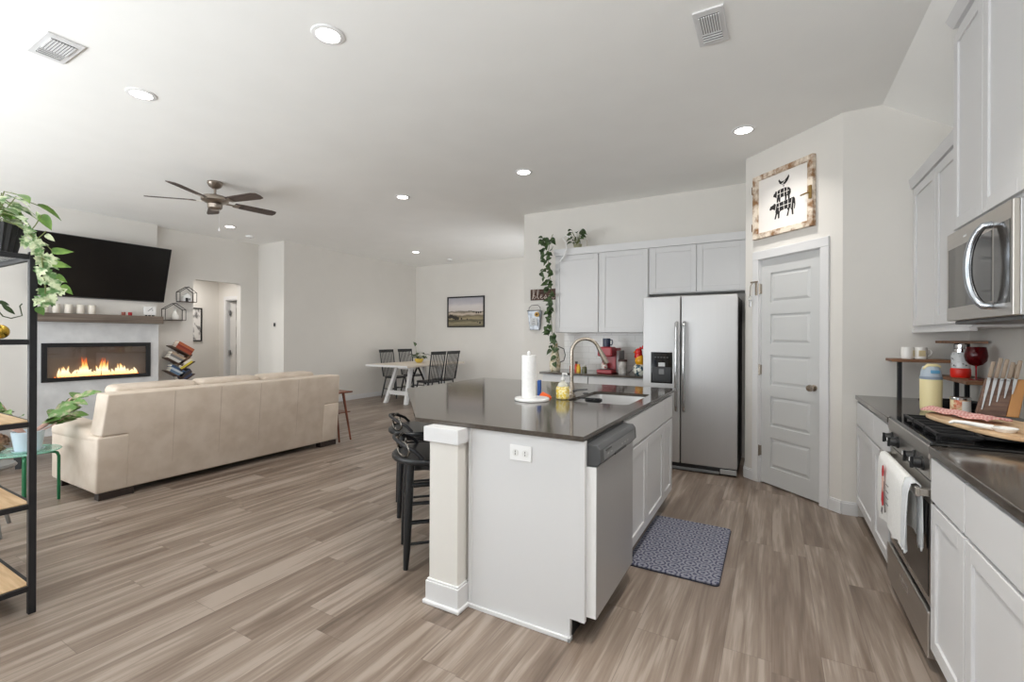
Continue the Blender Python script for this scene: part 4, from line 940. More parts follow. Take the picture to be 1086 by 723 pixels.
# strokes of the word "blessed" in a script hand
def S(x0, ch):
    A = {'b': [(0, 0), (.02, .05), (.03, .11), (.018, .125), (.010, .10), (.010, .02), (.022, .0), (.038, .015), (.032, .04), (.016, .035)],
         'l': [(0, .01), (.02, .06), (.026, .11), (.016, .12), (.010, .09), (.012, .02), (.024, .0), (.034, .012)],
         'e': [(0, .02), (.022, .03), (.026, .045), (.014, .05), (.006, .03), (.010, .006), (.024, .0), (.036, .014)],
         's': [(0, .01), (.016, .035), (.020, .052), (.026, .03), (.024, .008), (.010, .0), (.004, .008), (.034, .012)],
         'd': [(.026, .045), (.010, .05), (.002, .025), (.008, .004), (.020, .006), (.030, .04), (.040, .12), (.032, .02), (.040, .0), (.05, .01)]}[ch]
    return [(x0 + x, z) for x, z in A]
x = -.215; lt = MB()
for ch in 'Blessed'.lower():
    s_ = 1.35
    pts = [(x + (px_ - 0) * s_, -.0205, -.058 + pz_ * s_ * .86) for px_, pz_ in S(0, ch)]
    lt.tube(pts, .0035, 6); x += {'b': .055, 'l': .048, 'e': .050, 's': .048, 'd': .06}[ch] * 1.18
lt.build('lettering', P('white_chalk', (226, 214, 206), .6), t, world=False)
# wall bucket
t = thing('wall_planter', 'galvanized half bucket with a sunflower hanging under the dark sign', 'wall decor', (-2.885, YK - .002, 1.44))
GAL = noisy(P('galvanized', (150, 154, 160), .4, .7), (128, 132, 138), (176, 180, 186), (20, 20, 20), 3)
MB().hexa([(-.072, -.05, 0), (.072, -.05, 0), (.072, 0, 0), (-.072, 0, 0), (-.10, -.075, .27), (.10, -.075, .27), (.10, 0, .27), (-.10, 0, .27)], .006).build('bucket', GAL, t, world=False)
MB().tube([(-.10, -.078, .268), (.10, -.078, .268)], .006, 8).build('rim', P('dark_zinc', (96, 98, 100), .4, .8), t, world=False)
MB().tube([(-.095, -.04, .25), (-.085, -.045, .31), (-.05, -.04, .345), (.05, -.04, .345), (.085, -.045, .31), (.095, -.04, .25)], .004, 6).build('handle', BLKMETAL, t, world=False)
MB().box(-.055, .055, -.072, -.060, .06, .17, .003).build('label_panel', P('grey_label', (206, 208, 210), .6), t, world=False)
for k in range(4): MB().box(-.03 + .006 * k, .035 - .008 * k, -.0735, -.0715, .075 + .022 * k, .081 + .022 * k).build('label_line', DKGREY, t, world=False)
fl = MB()
for k in range(12): fl.leaf((.055, -.085, .215), (cos(k * pi / 6), -.15, sin(k * pi / 6)), (0, -1, 0), .045, .016, 'long', .0)
f_ = fl.build('sunflower', P('faded_yellow', (196, 158, 84), .7), t, world=False)
MB().sphere((.055, -.09, .215), .016, (1, .5, 1), 10).build('flower_centre', P('seed_brown', (92, 58, 40), .8), f_, world=False)

# ------------------------------------------------------------------ ceiling fittings
DISC = E('light_diffuser', (255, 250, 244), 9.0)
lights = [((-2.225, 1.778), 'recessed ceiling light nearest the camera, above the island corner'), ((-3.942, 1.564), 'recessed ceiling light at upper left between the vent and the fan'), ((-.219, 4.281), 'recessed ceiling light closest to the pantry wall'), ((-2.277, 4.26), 'recessed ceiling light in front of the back kitchen wall'), ((-3.997, 4.30), 'recessed ceiling light right of the fan, mid room'), ((-6.367, 7.243), 'recessed ceiling light over the dining table'), ((-7.486, 4.154), 'recessed ceiling light just behind the fan blades, near the hall opening'), ((-.22, 1.70), 'recessed ceiling light over the range aisle, nearest the camera on the right')]
for (x, y), lab in lights:
    t = thing('recessed_light', lab, 'ceiling light', (x, y, H), 0, 'recessed ceiling lights')
    MB().lathe([(.062, -.001), (.066, -.010), (.088, -.006), (.092, -.001)], n=32).build('trim_ring', WHITEP, t, world=False)
    MB().lathe([(.0, -.008), (.062, -.008), (.064, -.002)], n=32).build('diffuser', DISC, t, world=False)
    l_ = bpy.data.lights.new('downlight', 'AREA'); l_.shape = 'DISK'; l_.size = .11; l_.energy = (12 if y < 3 else 5) if x > -1 else 4; l_.spread = R(110); l_.color = (1, .96, .9)
    lo = bpy.data.objects.new('downlight', l_); C.objects.link(lo); lo.parent = t; lo.location = (0, 0, -.014)
def vent(loc, rz, w_, h_, label):
    t = thing('air_vent', label, 'vent', loc, rz)
    MB().box(-w_ / 2, w_ / 2, -h_ / 2, h_ / 2, -.012, -.001, .004).build('plate', TRIM, t, world=False)
    MB().box(-w_ * .33, w_ * .33, -h_ * .37, h_ * .37, -.0135, -.0115).build('opening', P('vent_dark', (78, 78, 78), .8), t, world=False)
    n_ = 9
    for k in range(n_):
        x = -w_ * .31 + w_ * .62 * k / (n_ - 1)
        MB().box(x - .004, x + .004, -h_ * .36, h_ * .1, -.019, -.0137, .0, M=None).build('slat', TRIM, t, world=False)
    for k in range(4):
        y = h_ * .14 + h_ * .22 * k / 3
        MB().box(-w_ * .33, w_ * .33, y - .004, y + .004, -.019, -.0137).build('slat', TRIM, t, world=False)
vent((-.305, 2.765, H), 0, .155, .32, 'white ceiling vent near the top of the photo, right of centre')
vent((-3.76, 1.06, H), R(90), .17, .34, 'white ceiling vent at the top left corner of the photo')
for (x, y), lab in (((-7.9, 4.72), 'white smoke detector near the corner of the thermostat wall'), ((-6.3, 8.3), 'white smoke detector above the dining picture')):
    t = thing('smoke_detector', lab, 'smoke detector', (x, y, H), 0)
    MB().lathe([(.0, -.035), (.045, -.034), (.062, -.026), (.066, -.001)], n=28).build('cover', WHITEP, t, world=False)
    MB().lathe([(.0, -.038), (.012, -.037), (.013, -.034)], c=(.02, 0, 0), n=10).build('test_button', MIDGREY, t, world=False)

# ceiling fan
t = thing('ceiling_fan', 'brushed nickel ceiling fan with five dark blades', 'ceiling fan', (-5.475, 2.871, H))
FN = P('fan_nickel', (168, 158, 148), .3, 1.0); BL = noisy(P('fan_blade_wood', (74, 62, 56), .45), (62, 51, 46), (86, 73, 66), (4, 40, 4), 4)
MB().lathe([(.075, -.001), (.078, -.02), (.06, -.055), (.03, -.075), (.018, -.08)], n=28).build('canopy', FN, t, world=False)
MB().cyl((0, 0, -.075), (0, 0, -.16), .013, n=12).build('down_rod', FN, t, world=False)
MB().lathe([(.02, -.135), (.05, -.15), (.115, -.165), (.135, -.185), (.135, -.215), (.10, -.235), (.06, -.245)], n=32).build('motor', FN, t, world=False)
MB().lathe([(.06, -.243), (.075, -.255), (.07, -.295), (.045, -.315), (0, -.32)], n=28).build('switch_housing', FN, t, world=False)
for k in range(5):
    a = R(226 + 72 * k); M = Matrix.Rotation(a, 4, 'Z') @ Matrix.Translation((0, 0, -.218)) @ Matrix.Rotation(R(-12), 4, 'X')
    q = [(.20, -.052), (.30, -.060), (.60, -.068), (.655, -.055), (.67, 0), (.655, .055), (.60, .068), (.30, .060), (.20, .052)]
    b_ = MB().prism(q, -.004, .004, .002, M=M).build('blade', BL, t, world=False)
    MB().prism([(.10, -.018), (.18, -.014), (.22, -.04), (.255, -.04), (.255, .04), (.22, .04), (.18, .014), (.10, .018)], -.010, -.0045, .001, M=M).build('blade_iron', FN, b_, world=False)
MB().tube([(.05, .02, -.31), (.05, .02, -.52)], .0012, 5).lathe([(0, -.56), (.007, -.555), (.008, -.535), (.003, -.52)], c=(.05, .02, 0), n=10).build('pull_chain', WHITEP, t, world=False, label='thin pull chain with a white end')

# ------------------------------------------------------------------ living room: sofa
t = thing('sofa', 'large beige leather sofa seen from behind', 'sofa', (-5.2, 2.76, 0))
SY_, SY2 = 1.60, 3.94
bp_ = [(1.778, .06), (3.732, .06), (3.732, .522), (SY2, .522), (SY2 - .012, .865), (SY_ + .035, .865), (SY_, .522), (1.778, .522)]
SHX = Matrix(((0, .084, 1, -4.741), (1, 0, 0, 0), (0, 1, 0, 0), (0, 0, 0, 1)))
bk_ = MB(True).prism(bp_, -.22, 0, .016, M=SHX, seg=3)
bk_ = bk_.build('back', LEATHER, t)
for yy in (2.12, 2.52, 2.92, 3.36): MB().tube([(-4.7365, yy, .08), (-4.6985, yy, .52), (-4.6705, yy, .848)], .0022, 6).build('seam', P('leather_seam', (172, 154, 138), .6), bk_)
for y0, y1 in ((1.575, 1.80), (3.712, 3.945)):
    a = MB(True).box(-5.66, -4.735, y0, y1, .06, .50, .025, 3)
    a.hexa([(-5.67, y0 - .012, .44), (-4.735, y0, .44), (-4.735, y1, .44), (-5.67, y1 + .012, .44), (-5.66, y0 - .005, .585), (-4.90, y0 + .005, .56), (-4.90, y1 - .005, .56), (-5.66, y1 + .005, .585)], .05, 4)
    a.hexa([(-4.95, y0 + .002, .06), (-4.732, y0 + .002, .06), (-4.732, y1 - .002, .06), (-4.95, y1 - .002, .06), (-4.95, y0 + .002, .522), (-4.694, y0 + .002, .522), (-4.694, y1 - .002, .522), (-4.95, y1 - .002, .522)], .02, 3)
    a.build('arm', LEATHER, t)
MB().box(-5.62, -4.95, 1.80, 3.712, .06, .30, .01).build('seat_base', LEATHER, t)
w3 = (3.712 - 1.80) / 3
for k in range(3):
    y0 = 1.80 + k * w3
    MB(True).box(-5.66, -5.10, y0 + .004, y0 + w3 - .004, .30, .46, .05, 4).build('seat_cushion', LEATHER, t)
    q = MB(True).hexa([(-5.22, y0 - .05 * (k == 0) + .006, .44), (-4.965, y0 - .05 * (k == 0) + .006, .44), (-4.965, y0 + w3 + .05 * (k == 2) - .006, .44), (-5.22, y0 + w3 + .05 * (k == 2) - .006, .44),
               (-5.13, y0 - .05 * (k == 0) + .012, .915), (-4.89, y0 - .05 * (k == 0) + .012, .905), (-4.89, y0 + w3 + .05 * (k == 2) - .012, .905), (-5.13, y0 + w3 + .05 * (k == 2) - .012, .915)], .05, 4)
    q.build('back_cushion', LEATHER, t)
for x0, x1 in ((-5.60, -5.50), (-4.82, -4.74)):
    for y0, y1 in ((1.60, 1.84), (3.70, 3.93)): MB().box(x0, x1, y0, y1, 0, .062, .004).build('foot', P('espresso_wood', (44, 34, 30), .5), t)
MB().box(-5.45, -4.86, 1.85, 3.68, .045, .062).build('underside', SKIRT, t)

# end table beyond the sofa
t = thing('end_table', 'walnut end table with splayed legs past the far arm of the sofa', 'table', (-5.02, 4.24, 0))
MB().box(-5.26, -4.845, 3.975, 4.285, .60, .620, .006).build('tabletop', WALNUT, t)
MB().box(-5.22, -4.85, 4.0, 4.25, .345, .357, .003).build('lower_shelf', WALNUT, t)
for sx in (-1, 1):
    for sy in (-1, 1): MB().tube([(-5.05 + sx * .165, 4.10 + sy * .06, .60), (-5.05 + sx * .275, 4.10 + sy * .09, 0)], [.018, .011], 10).build('leg', WALNUT, t)

# ------------------------------------------------------------------ fireplace wall
t = thing('fireplace', 'black framed linear fireplace with a glass front and flames', 'fireplace', (-8.39, 2.84, .72))
fy0, fy1, fz0, fz1 = 2.225, 3.445, .715, 1.235
SUR = noisy(P('pale_stone_surround', (216, 217, 218), .35), (202, 203, 205), (224, 225, 226), (5, 5, 5), 6, .3, .7)
sx1 = -8.362
s_ = MB().box(-8.402, sx1, 2.13, fy0 + .01, 0, 1.52).box(-8.402, sx1, fy1 - .01, 3.555, 0, 1.52).box(-8.402, sx1, fy0 + .01, fy1 - .01, 0, fz0 + .01).box(-8.402, sx1, fy0 + .01, fy1 - .01, fz1 - .01, 1.52)
struct('trim_5', s_, SUR, 'pale stone surround round the fireplace', 'fireplace surround')
fw_ = .055
f_ = MB().box(sx1 - .005, sx1 + .022, fy0, fy0 + fw_, fz0, fz1, .003).box(sx1 - .005, sx1 + .022, fy1 - fw_, fy1, fz0, fz1, .003).box(sx1 - .005, sx1 + .022, fy0 + fw_, fy1 - fw_, fz0, fz0 + fw_, .003).box(sx1 - .005, sx1 + .022, fy0 + fw_, fy1 - fw_, fz1 - fw_, fz1, .003).build('frame', BLKMETAL, t)
MB().box(-8.401, -8.396, fy0 + .02, fy1 - .02, fz0 + .02, fz1 - .02).build('firebox_back', P('firebox_brown', (168, 140, 124), .5), t)  # room reflection and fire glow painted into the back plate's brown
MB().box(sx1 + .002, sx1 + .006, fy0 + fw_ - .002, fy1 - fw_ + .002, fz0 + fw_ - .002, fz1 - fw_ + .002).build('glass', PANE, t)
# flames
fm = bpy.data.materials.new('flame'); fm.use_nodes = True; n, l, b = nodes(fm)
tc = n.new('ShaderNodeTexCoord'); sp = n.new('ShaderNodeSeparateXYZ'); l.new(tc.outputs['Object'], sp.inputs[0])
cr_ = n.new('ShaderNodeValToRGB'); mr = n.new('ShaderNodeMapRange'); mr.inputs[1].default_value = .06; mr.inputs[2].default_value = .26
l.new(sp.outputs[2], mr.inputs[0]); l.new(mr.outputs[0], cr_.inputs[0])
e = cr_.color_ramp.elements; e[0].color = lin((255, 214, 140)); e[1].color = lin((214, 92, 30)); k = e.new(.35); k.color = lin((255, 236, 190)); k = e.new(.7); k.color = lin((250, 178, 92))
l.new(cr_.outputs[0], b.inputs['Emission Color']); b.inputs['Emission Strength'].default_value = 1.6; b.inputs['Base Color'].default_value = (0, 0, 0, 1)
fl = MB()
rnd = random.Random(3)
for k in range(46):
    yy = 2.40 + .88 * (k + .5) / 46 + rnd.uniform(-.012, .012)
    env = .06 + .22 * max(.12, (.45 + .55 * sin(k * .55 + .6)) * (1 - abs((k - 22) / 34)) ** .7)
    h_ = env * rnd.uniform(.6, 1.15); r_ = rnd.uniform(.012, .024); dx = rnd.uniform(-.03, .03)
    fl.tube([(-8.382, yy, .773), (-8.382, yy + dx * .1, .773 + h_ * .3), (-8.382, yy + dx * .6, .773 + h_ * .65), (-8.382, yy + dx * 1.3, .773 + h_)], [r_ * .8, r_, r_ * .55, .001], 8)
fl = fl.build('flames', fm, t); 
for v in fl.data.vertices: v.co.x = (v.co.x - .008) * .45 + .008
eb = MB()
for k in range(60): eb.sphere((-8.384 + rnd.uniform(-.004, .004), 2.36 + .96 * rnd.random(), .772), rnd.uniform(.006, .010), n=6)
eb = eb.build('embers', E('ember_glow', (255, 128, 40), 1.6), t); eb['kind'] = 'stuff'
tag(MB().box(-8.402, -8.20, 2.14, 3.555, 1.522, 1.635, .004).build('mantel', GREYWOOD), 'weathered grey-brown wood beam mantel over the fireplace', 'mantel')
# television
TVW, TVH = 1.525, .845
cA = Vector((-8.245, 2.868, 2.268)); nv = Vector((.79, 0, -.235)).normalized(); upv = Vector((.235, 0, .79)).normalized()
TM = Matrix((((0), upv.x, nv.x, cA.x), (1, 0, 0, cA.y), (0, upv.z, nv.z, cA.z), (0, 0, 0, 1)))
t = thing('television', 'large black flat television tilted forward above the mantel', 'television', cA)
MB().box(-TVW / 2, TVW / 2, -TVH / 2, TVH / 2, -.02, 0, .005, M=TM).build('bezel', P('tv_bezel', (26, 26, 27), .4), t)
MB().box(-TVW / 2 + .010, TVW / 2 - .010, -TVH / 2 + .016, TVH / 2 - .010, -.002, .0015, M=TM).build('screen', P('tv_screen', (10, 10, 11), .22), t)
MB().box(-TVW / 2, TVW / 2, -TVH / 2 - .004, -TVH / 2 + .008, -.02, .003, .001, M=TM).build('lower_trim', P('tv_silver', (120, 120, 122), .3, .8), t)
MB().box(-8.40, -8.30, 2.70, 3.03, 2.12, 2.40, .004).build('wall_bracket', BLKMETAL, t)
# mantel decor
cm = noisy(P('ivory_candle', (226, 218, 206), .6), (214, 206, 194), (232, 226, 216), (8, 8, 8))
for k, (yy, lab) in enumerate(((2.238, 'white pillar candle partly behind the trailing plant, leftmost on the mantel'), (2.352, 'second white pillar candle from the left on the mantel'), (2.477, 'middle white pillar candle of the five on the mantel'), (2.602, 'second white pillar candle from the right on the mantel'), (2.722, 'rightmost white pillar candle on the mantel'))):
    t = thing('pillar_candle', lab, 'candle', (-8.30, yy, 1.635), 0, 'pillar candles on the mantel')
    MB().lathe([(0, .001), (.041, .001), (.042, .006), (.042, .118), (.039, .124), (.030, .122), (0, .118)], n=24).build('wax', cm, t, world=False)
    MB().cyl((0, 0, .115), (0, 0, .130), .0015, n=6).build('wick', BLACK, t, world=False)
for yy, c_, lab in ((3.085, (150, 82, 70), 'small brown-red candle cup on the mantel'), (3.165, (178, 22, 36), 'small bright red candle cup on the mantel')):
    t = thing('candle_cup', lab, 'candle', (-8.30, yy, 1.635))
    MB().lathe([(0, .001), (.022, .001), (.025, .008), (.025, .05), (.021, .05), (.020, .01), (0, .01)], n=18).build('cup', P('cup_' + str(c_[0]), c_, .3), t, world=False)
    MB().lathe([(0, .030), (.019, .030)], n=14).build('wax', cm, t, world=False)
t = thing('mantel_sign', 'small white box sign with a grey drawing on tiny feet', 'sign', (-8.30, 3.41, 1.635))
MB().box(-.015, .015, -.075, .075, .02, .145, .003).build('panel', WHITEP, t, world=False)
pi_ = P('drawing_grey', (110, 112, 116), .6)
MB().tube([(.0155, -.03, .075), (.0155, 0, .10), (.0155, .02, .12), (.0155, .035, .10), (.0155, .03, .08)], .003, 6).tube([(.0155, -.01, .095), (.0155, .03, .13)], .003, 6).build('drawing', pi_, t, world=False)
for yy in (-.045, 0, .045): MB().box(-.014, .014, yy - .012, yy + .012, 0, .021, .003).build('foot', BLACK, t, world=False)
# wire house shelves
def wire_house(yc, z0, w_, hb, hr, label):
    t = thing('wire_house_shelf', label, 'wall shelf', (XF, yc, z0))
    o = [(-w_ / 2, 0), (-w_ / 2, hb), (0, hr), (w_ / 2, hb), (w_ / 2, 0)]
    for x in (.006, .12):
        pts = [(x, a, c_) for a, c_ in o]
        mb = MB()
        for p_, q_ in zip(pts, pts[1:] + pts[:1]): mb.cyl(p_, q_, .005, n=6)
        mb.build('wire_frame', BLKMETAL, t, world=False)
    mb = MB()
    for a, c_ in o: mb.cyl((.006, a, c_), (.12, a, c_), .004, n=6)
    mb.build('tie_bar', BLKMETAL, t, world=False)
    MB().box(.004, .124, -w_ / 2, w_ / 2, -.006, .004).build('shelf_board', DKWOOD, t, world=False)
wire_house(4.002, 1.902, .25, .155, .245, 'smaller black wire house shelf, higher and nearer the hall opening')
wire_house(3.815, 1.592, .295, .175, .275, 'larger black wire house shelf, lower and next to the mantel')
t = thing('white_vase', 'white vase inside the lower wire house shelf', 'vase', (XF + .06, 3.83, 1.598))
MB().lathe([(0, 0), (.045, 0), (.055, .02), (.052, .07), (.03, .11), (.018, .14), (.022, .16), (.016, .16), (0, .15)], n=22).build('body', CERAM, t, world=False)
MB().lathe([(.018, .158), (.022, .163), (.02, .168), (.014, .166)], n=16).build('lip', CERAM, t, world=False)
t = thing('tiny_house', 'tiny white and black house ornament inside the upper wire shelf', 'ornament', (XF + .06, 4.0, 1.907))
MB().box(-.03, .03, -.055, .055, 0, .085, .002).prism([(-.065, .085), (.065, .085), (0, .135)], -.03, .03, M=Matrix(((0, 0, 1, 0), (1, 0, 0, 0), (0, 1, 0, 0), (0, 0, 0, 1)))).build('house', WHITEP, t, world=False)
MB().box(.0305, .034, -.03, .012, .0, .06).build('door', BLACK, t, world=False); MB().box(.0305, .033, .022, .04, .02, .055).build('window', DKGREY, t, world=False)

# tree bookshelf and its books (Y-Z plane against the left wall)
t = thing('tree_bookshelf', 'dark wood tree-shaped bookshelf against the wall beside the fireplace', 'bookshelf', (XF + .12, 3.87, 0))
MB().box(XF + .01, XF + .23, 3.72, 4.02, 0, .02, .003).box(XF + .012, XF + .03, 3.85, 3.90, .02, 1.06).build('trunk', DKWOOD, t)
books = []
def TB(yc, zc, ang): return Matrix.Translation((XF + .13, yc, zc)) @ Matrix.Rotation(ang, 4, 'X')
tiers = [(3.86, 1.09, -32, .17), (3.955, .845, 34, .125), (3.765, .925, -32, .13), (3.955, .64, 34, .125), (3.765, .72, -32, .13), (3.955, .44, 34, .125)]
cols = {0: [(158, 72, 44), (132, 48, 36), (176, 96, 60)], 1: [(220, 200, 60), (226, 220, 206), (104, 74, 54)], 2: [(206, 204, 198), (120, 118, 118), (170, 150, 130)], 3: [(48, 58, 88), (60, 50, 46), (44, 52, 74)], 4: [(96, 122, 148), (188, 196, 204), (58, 84, 118)], 5: [(60, 62, 70), (120, 60, 50)]}
cname = {(158, 72, 44): 'rust orange', (132, 48, 36): 'dark red', (176, 96, 60): 'tan orange', (220, 200, 60): 'bright yellow', (226, 220, 206): 'ivory', (104, 74, 54): 'brown', (206, 204, 198): 'pale grey', (120, 118, 118): 'mid grey', (170, 150, 130): 'beige', (48, 58, 88): 'navy', (60, 50, 46): 'dark brown', (44, 52, 74): 'dark slate blue', (96, 122, 148): 'dusty blue', (188, 196, 204): 'silver blue', (58, 84, 118): 'deep blue', (60, 62, 70): 'charcoal', (120, 60, 50): 'maroon'}
pg = P('book_pages', (226, 218, 204), .8)
for i, (yc, zc, an, hl_) in enumerate(tiers):
    M = TB(yc, zc, R(an))
    MB().box(-.09, .09, -hl_, hl_, -.006, .006, .002, M=M).build('shelf_board', DKWOOD, t)
    lip = -.17 if an < 0 else .17     # outer (upper) ends are free; the inner end carries a stop
    s_ = 1 if an < 0 else -1
    MB().box(-.09, .09, s_ * (hl_ - .008) - .006, s_ * (hl_ - .008) + .006, .006, .035, .002, M=M).build('stop', DKWOOD, t)
    z = .010
    for c_ in cols[i]:
        th = .032 + .009 * ((c_[0] * 7 + c_[1]) % 3) / 2; L_ = (.26 if i == 0 else .205) + .010 * (c_[2] % 4)
        z = z + .0005; y1 = hl_ - .016; y0 = y1 - L_
        if s_ < 0: y0, y1 = -y1, -y0
        B = M @ Matrix.Translation((0, (y0 + y1) / 2, z))
        bk_ = thing('book', '%s book lying on the tree bookshelf beside the fireplace' % cname[c_], 'book', group='books on the tree bookshelf'); bk_.matrix_basis = B
        hw = (y1 - y0) / 2
        MB().box(-.075, .075, -hw, hw, 0, .003).box(-.075, .075, -hw, hw, th - .003, th).box(.0725, .0755, -hw, hw, 0, th).build('cover', P('book_%d_%d' % (c_[0], c_[2]), c_, .55), bk_, world=False)
        MB().box(-.072, .0722, -hw + .004, hw - .004, .0032, th - .0032).build('pages', pg, bk_, world=False)
        z += th

# hall picture, thermostat
t = thing('framed_print', 'black framed print seen through the hall opening', 'picture', (-9.88, 4.80, 1.56))
MB().box(0, .022, -.14, -.115, -.33, .33, .002).box(0, .022, .115, .14, -.33, .33, .002).box(0, .022, -.115, .115, -.33, -.305, .002).box(0, .022, -.115, .115, .305, .33, .002).build('frame', BLACK, t, world=False)
MB().box(.001, .010, -.116, .116, -.306, .306).build('print', noisy(P('grey_print', (206, 204, 202), .5), (120, 118, 118), (226, 224, 222), (14, 14, 9), 4, .35, .5), t, world=False)
t = thing('thermostat', 'small black thermostat on the narrow wall left of the dining wall', 'thermostat', (-8.02, YC, 1.55))
MB().box(-.045, .045, -.005, 0, -.055, .055, .002).build('plate', P('plate_pale', (206, 204, 200), .5), t, world=False)
MB().box(-.022, .022, -.016, -.004, -.032, .032, .004).build('sensor', BLACK, t, world=False)

# ------------------------------------------------------------------ dining
TX0, TX1, TY0, TY1, TZ = -7.10, -6.00, 6.60, 8.45, .785
t = thing('dining_table', 'white trestle dining table with a pale wood top', 'table', ((TX0 + TX1) / 2, (TY0 + TY1) / 2, 0))
PW = noisy(P('pale_table_wood', (206, 196, 182), .4), (194, 182, 166), (214, 205, 193), (30, 3, 30), 4)
MB().box(TX0, TX1, TY0, TY1, TZ - .038, TZ, .004).build('tabletop', PW, t)
MB().box(TX0, TX1, TY0 - .004, TY0 + .002, TZ - .04, TZ - .001, .001).box(TX0 - .002, TX0 + .002, TY0, TY1, TZ - .04, TZ - .001).build('edge_band', WHITEP, t)
xc = (TX0 + TX1) / 2
for yy, yt in ((6.87, 7.12), (8.18, 7.93)):
    for s in (-1, 1):
        a, b2 = xc + s * .27, xc + s * .18; h_ = .035
        MB().hexa([(a - h_, yy - h_, 0), (a + h_, yy - h_, 0), (a + h_, yy + h_, 0), (a - h_, yy + h_, 0), (b2 - h_, yt - h_, TZ - .04), (b2 + h_, yt - h_, TZ - .04), (b2 + h_, yt + h_, TZ - .04), (b2 - h_, yt + h_, TZ - .04)], .003).build('leg', WHITEP, t)
    ym = yy + (yt - yy) * .27
    MB().box(xc - .25, xc + .25, ym - .025, ym + .025, .17, .25, .003).build('cross_rail', WHITEP, t)
    MB().box(xc - .25, xc + .25, yt - .03, yt + .03, TZ - .11, TZ - .04, .003).build('top_rail', WHITEP, t)
MB().tube([(xc + .1, 7.15, .30), (xc, 7.5, .68)], .02, 8).tube([(xc - .1, 7.9, .30), (xc, 7.55, .68)], .02, 8).build('brace', BLKMETAL, t, label='black metal diagonal brace')
def dchair():
    t = thing('dining_chair', '', 'chair', (0, 0, 0), 0, 'black spindle chairs round the dining table')
    # faces +y, back at -y
    q = []
    for k in range(28):
        a = 2 * pi * k / 28; q.append((.215 * (abs(cos(a)) ** .7) * (1 if cos(a) > 0 else -1), .205 * (abs(sin(a)) ** .7) * (1 if sin(a) > 0 else -1)))
    MB().prism(q, .435, .465, .010).build('seat', BLKWOOD, t, world=False)
    for sx in (-1, 1):
        for sy in (-1, 1): MB().tube([(sx * .15, sy * .14, .44), (sx * .18, sy * .18, .2), (sx * .205, sy * .21, 0)], [.015, .018, .012], 8).build('leg', BLKWOOD, t, world=False)
        MB().cyl((sx * .18, -.18, .20), (sx * .18, .18, .20), .009, n=8).build('stretcher', BLKWOOD, t, world=False)
        MB().tube([(sx * .185, -.175, .46), (sx * .20, -.215, .72), (sx * .205, -.265, 1.03)], [.015, .014, .012], 8).build('back_post', BLKWOOD, t, world=False)
    MB().cyl((-.18, 0, .20), (.18, 0, .20), .009, n=8).build('stretcher', BLKWOOD, t, world=False)
    MB().hexa([(-.22, -.275, .985), (.22, -.275, .985), (.22, -.253, .985), (-.22, -.253, .985), (-.225, -.285, 1.05), (.225, -.285, 1.05), (.225, -.263, 1.05), (-.225, -.263, 1.05)], .005).build('crest_rail', BLKWOOD, t, world=False)
    for k in range(8):
        x = -.15 + .30 * k / 7
        MB().cyl((x * .95, -.18, .46), (x, -.262, .99), .0075, n=6).build('spindle', BLKWOOD, t, world=False)
    return t
ch = dchair()
spots = [((-7.25, 7.60), -88, 'black spindle chair on the left side of the dining table, nearer'), ((-7.25, 8.18), -92, 'black spindle chair on the left side of the dining table, farther'), ((-5.99, 7.20), 88, 'black spindle chair on the right side of the dining table, nearer'), ((-6.0, 7.68), 92, 'black spindle chair on the right side of the dining table, farther')]
for i, ((x, y), a, lab) in enumerate(spots):
    if i == 0: ch.matrix_basis = Matrix.Translation((x, y, 0)) @ Matrix.Rotation(R(a), 4, 'Z'); ch['label'] = lab
    else: dup(ch, (x, y, 0), R(a), lab)
t = thing('potted_plant', 'small plant in a yellow bowl on the dining table', 'plant', (-6.56, 7.58, TZ))
MB().lathe([(0, .001), (.05, .001), (.085, .04), (.095, .085), (.088, .085), (.075, .045), (0, .07)], n=24).build('pot', P('yellow_bowl', (226, 194, 84), .4), t, world=False)
lf = MB(); sm = MB()
for k in range(22):
    a = 2 * pi * k / 22 * 3.1; r_ = random.uniform(.05, .17); q = Vector((r_ * cos(a), r_ * sin(a), random.uniform(.10, .22)))
    sm.tube([(0, 0, .06), (q.x * .5, q.y * .5, q.z * .9), q], .003, 5); lf.leaf(q, (cos(a), sin(a), -.1), (0, 0, 1), random.uniform(.08, .12), .08)
sm.tube([(0, 0, .06), (.02, -.12, .25), (.05, -.17, .38)], .003, 5); lf.leaf((.05, -.17, .37), (0, -.4, .6), (1, 0, 0), .09, .08)
lf.build('leaves', LEAFD, t, world=False); sm.build('stem', STEM, t, world=False)
# landscape picture
t = thing('landscape_picture', 'black framed farmland landscape picture on the dining wall', 'picture', (-6.23, YD, 1.92))
pw, ph = 1.05, .72
MB().box(-pw / 2, -pw / 2 + .03, -.03, 0, -ph / 2, ph / 2, .003).box(pw / 2 - .03, pw / 2, -.03, 0, -ph / 2, ph / 2, .003).box(-pw / 2 + .03, pw / 2 - .03, -.03, 0, -ph / 2, -ph / 2 + .03, .003).box(-pw / 2 + .03, pw / 2 - .03, -.03, 0, ph / 2 - .03, ph / 2, .003).build('frame', BLACK, t, world=False)
pm = P('landscape_print', (180, 170, 160), .6); n, l, b = nodes(pm)
tc = n.new('ShaderNodeTexCoord'); sp = n.new('ShaderNodeSeparateXYZ'); l.new(tc.outputs['Object'], sp.inputs[0])
nz = n.new('ShaderNodeTexNoise'); nz.inputs['Scale'].default_value = 1.0; nz.inputs['Detail'].default_value = 5; mp = n.new('ShaderNodeMapping'); mp.inputs['Scale'].default_value = (4, 1, 12); l.new(tc.outputs['Object'], mp.inputs[0]); l.new(mp.outputs[0], nz.inputs['Vector'])
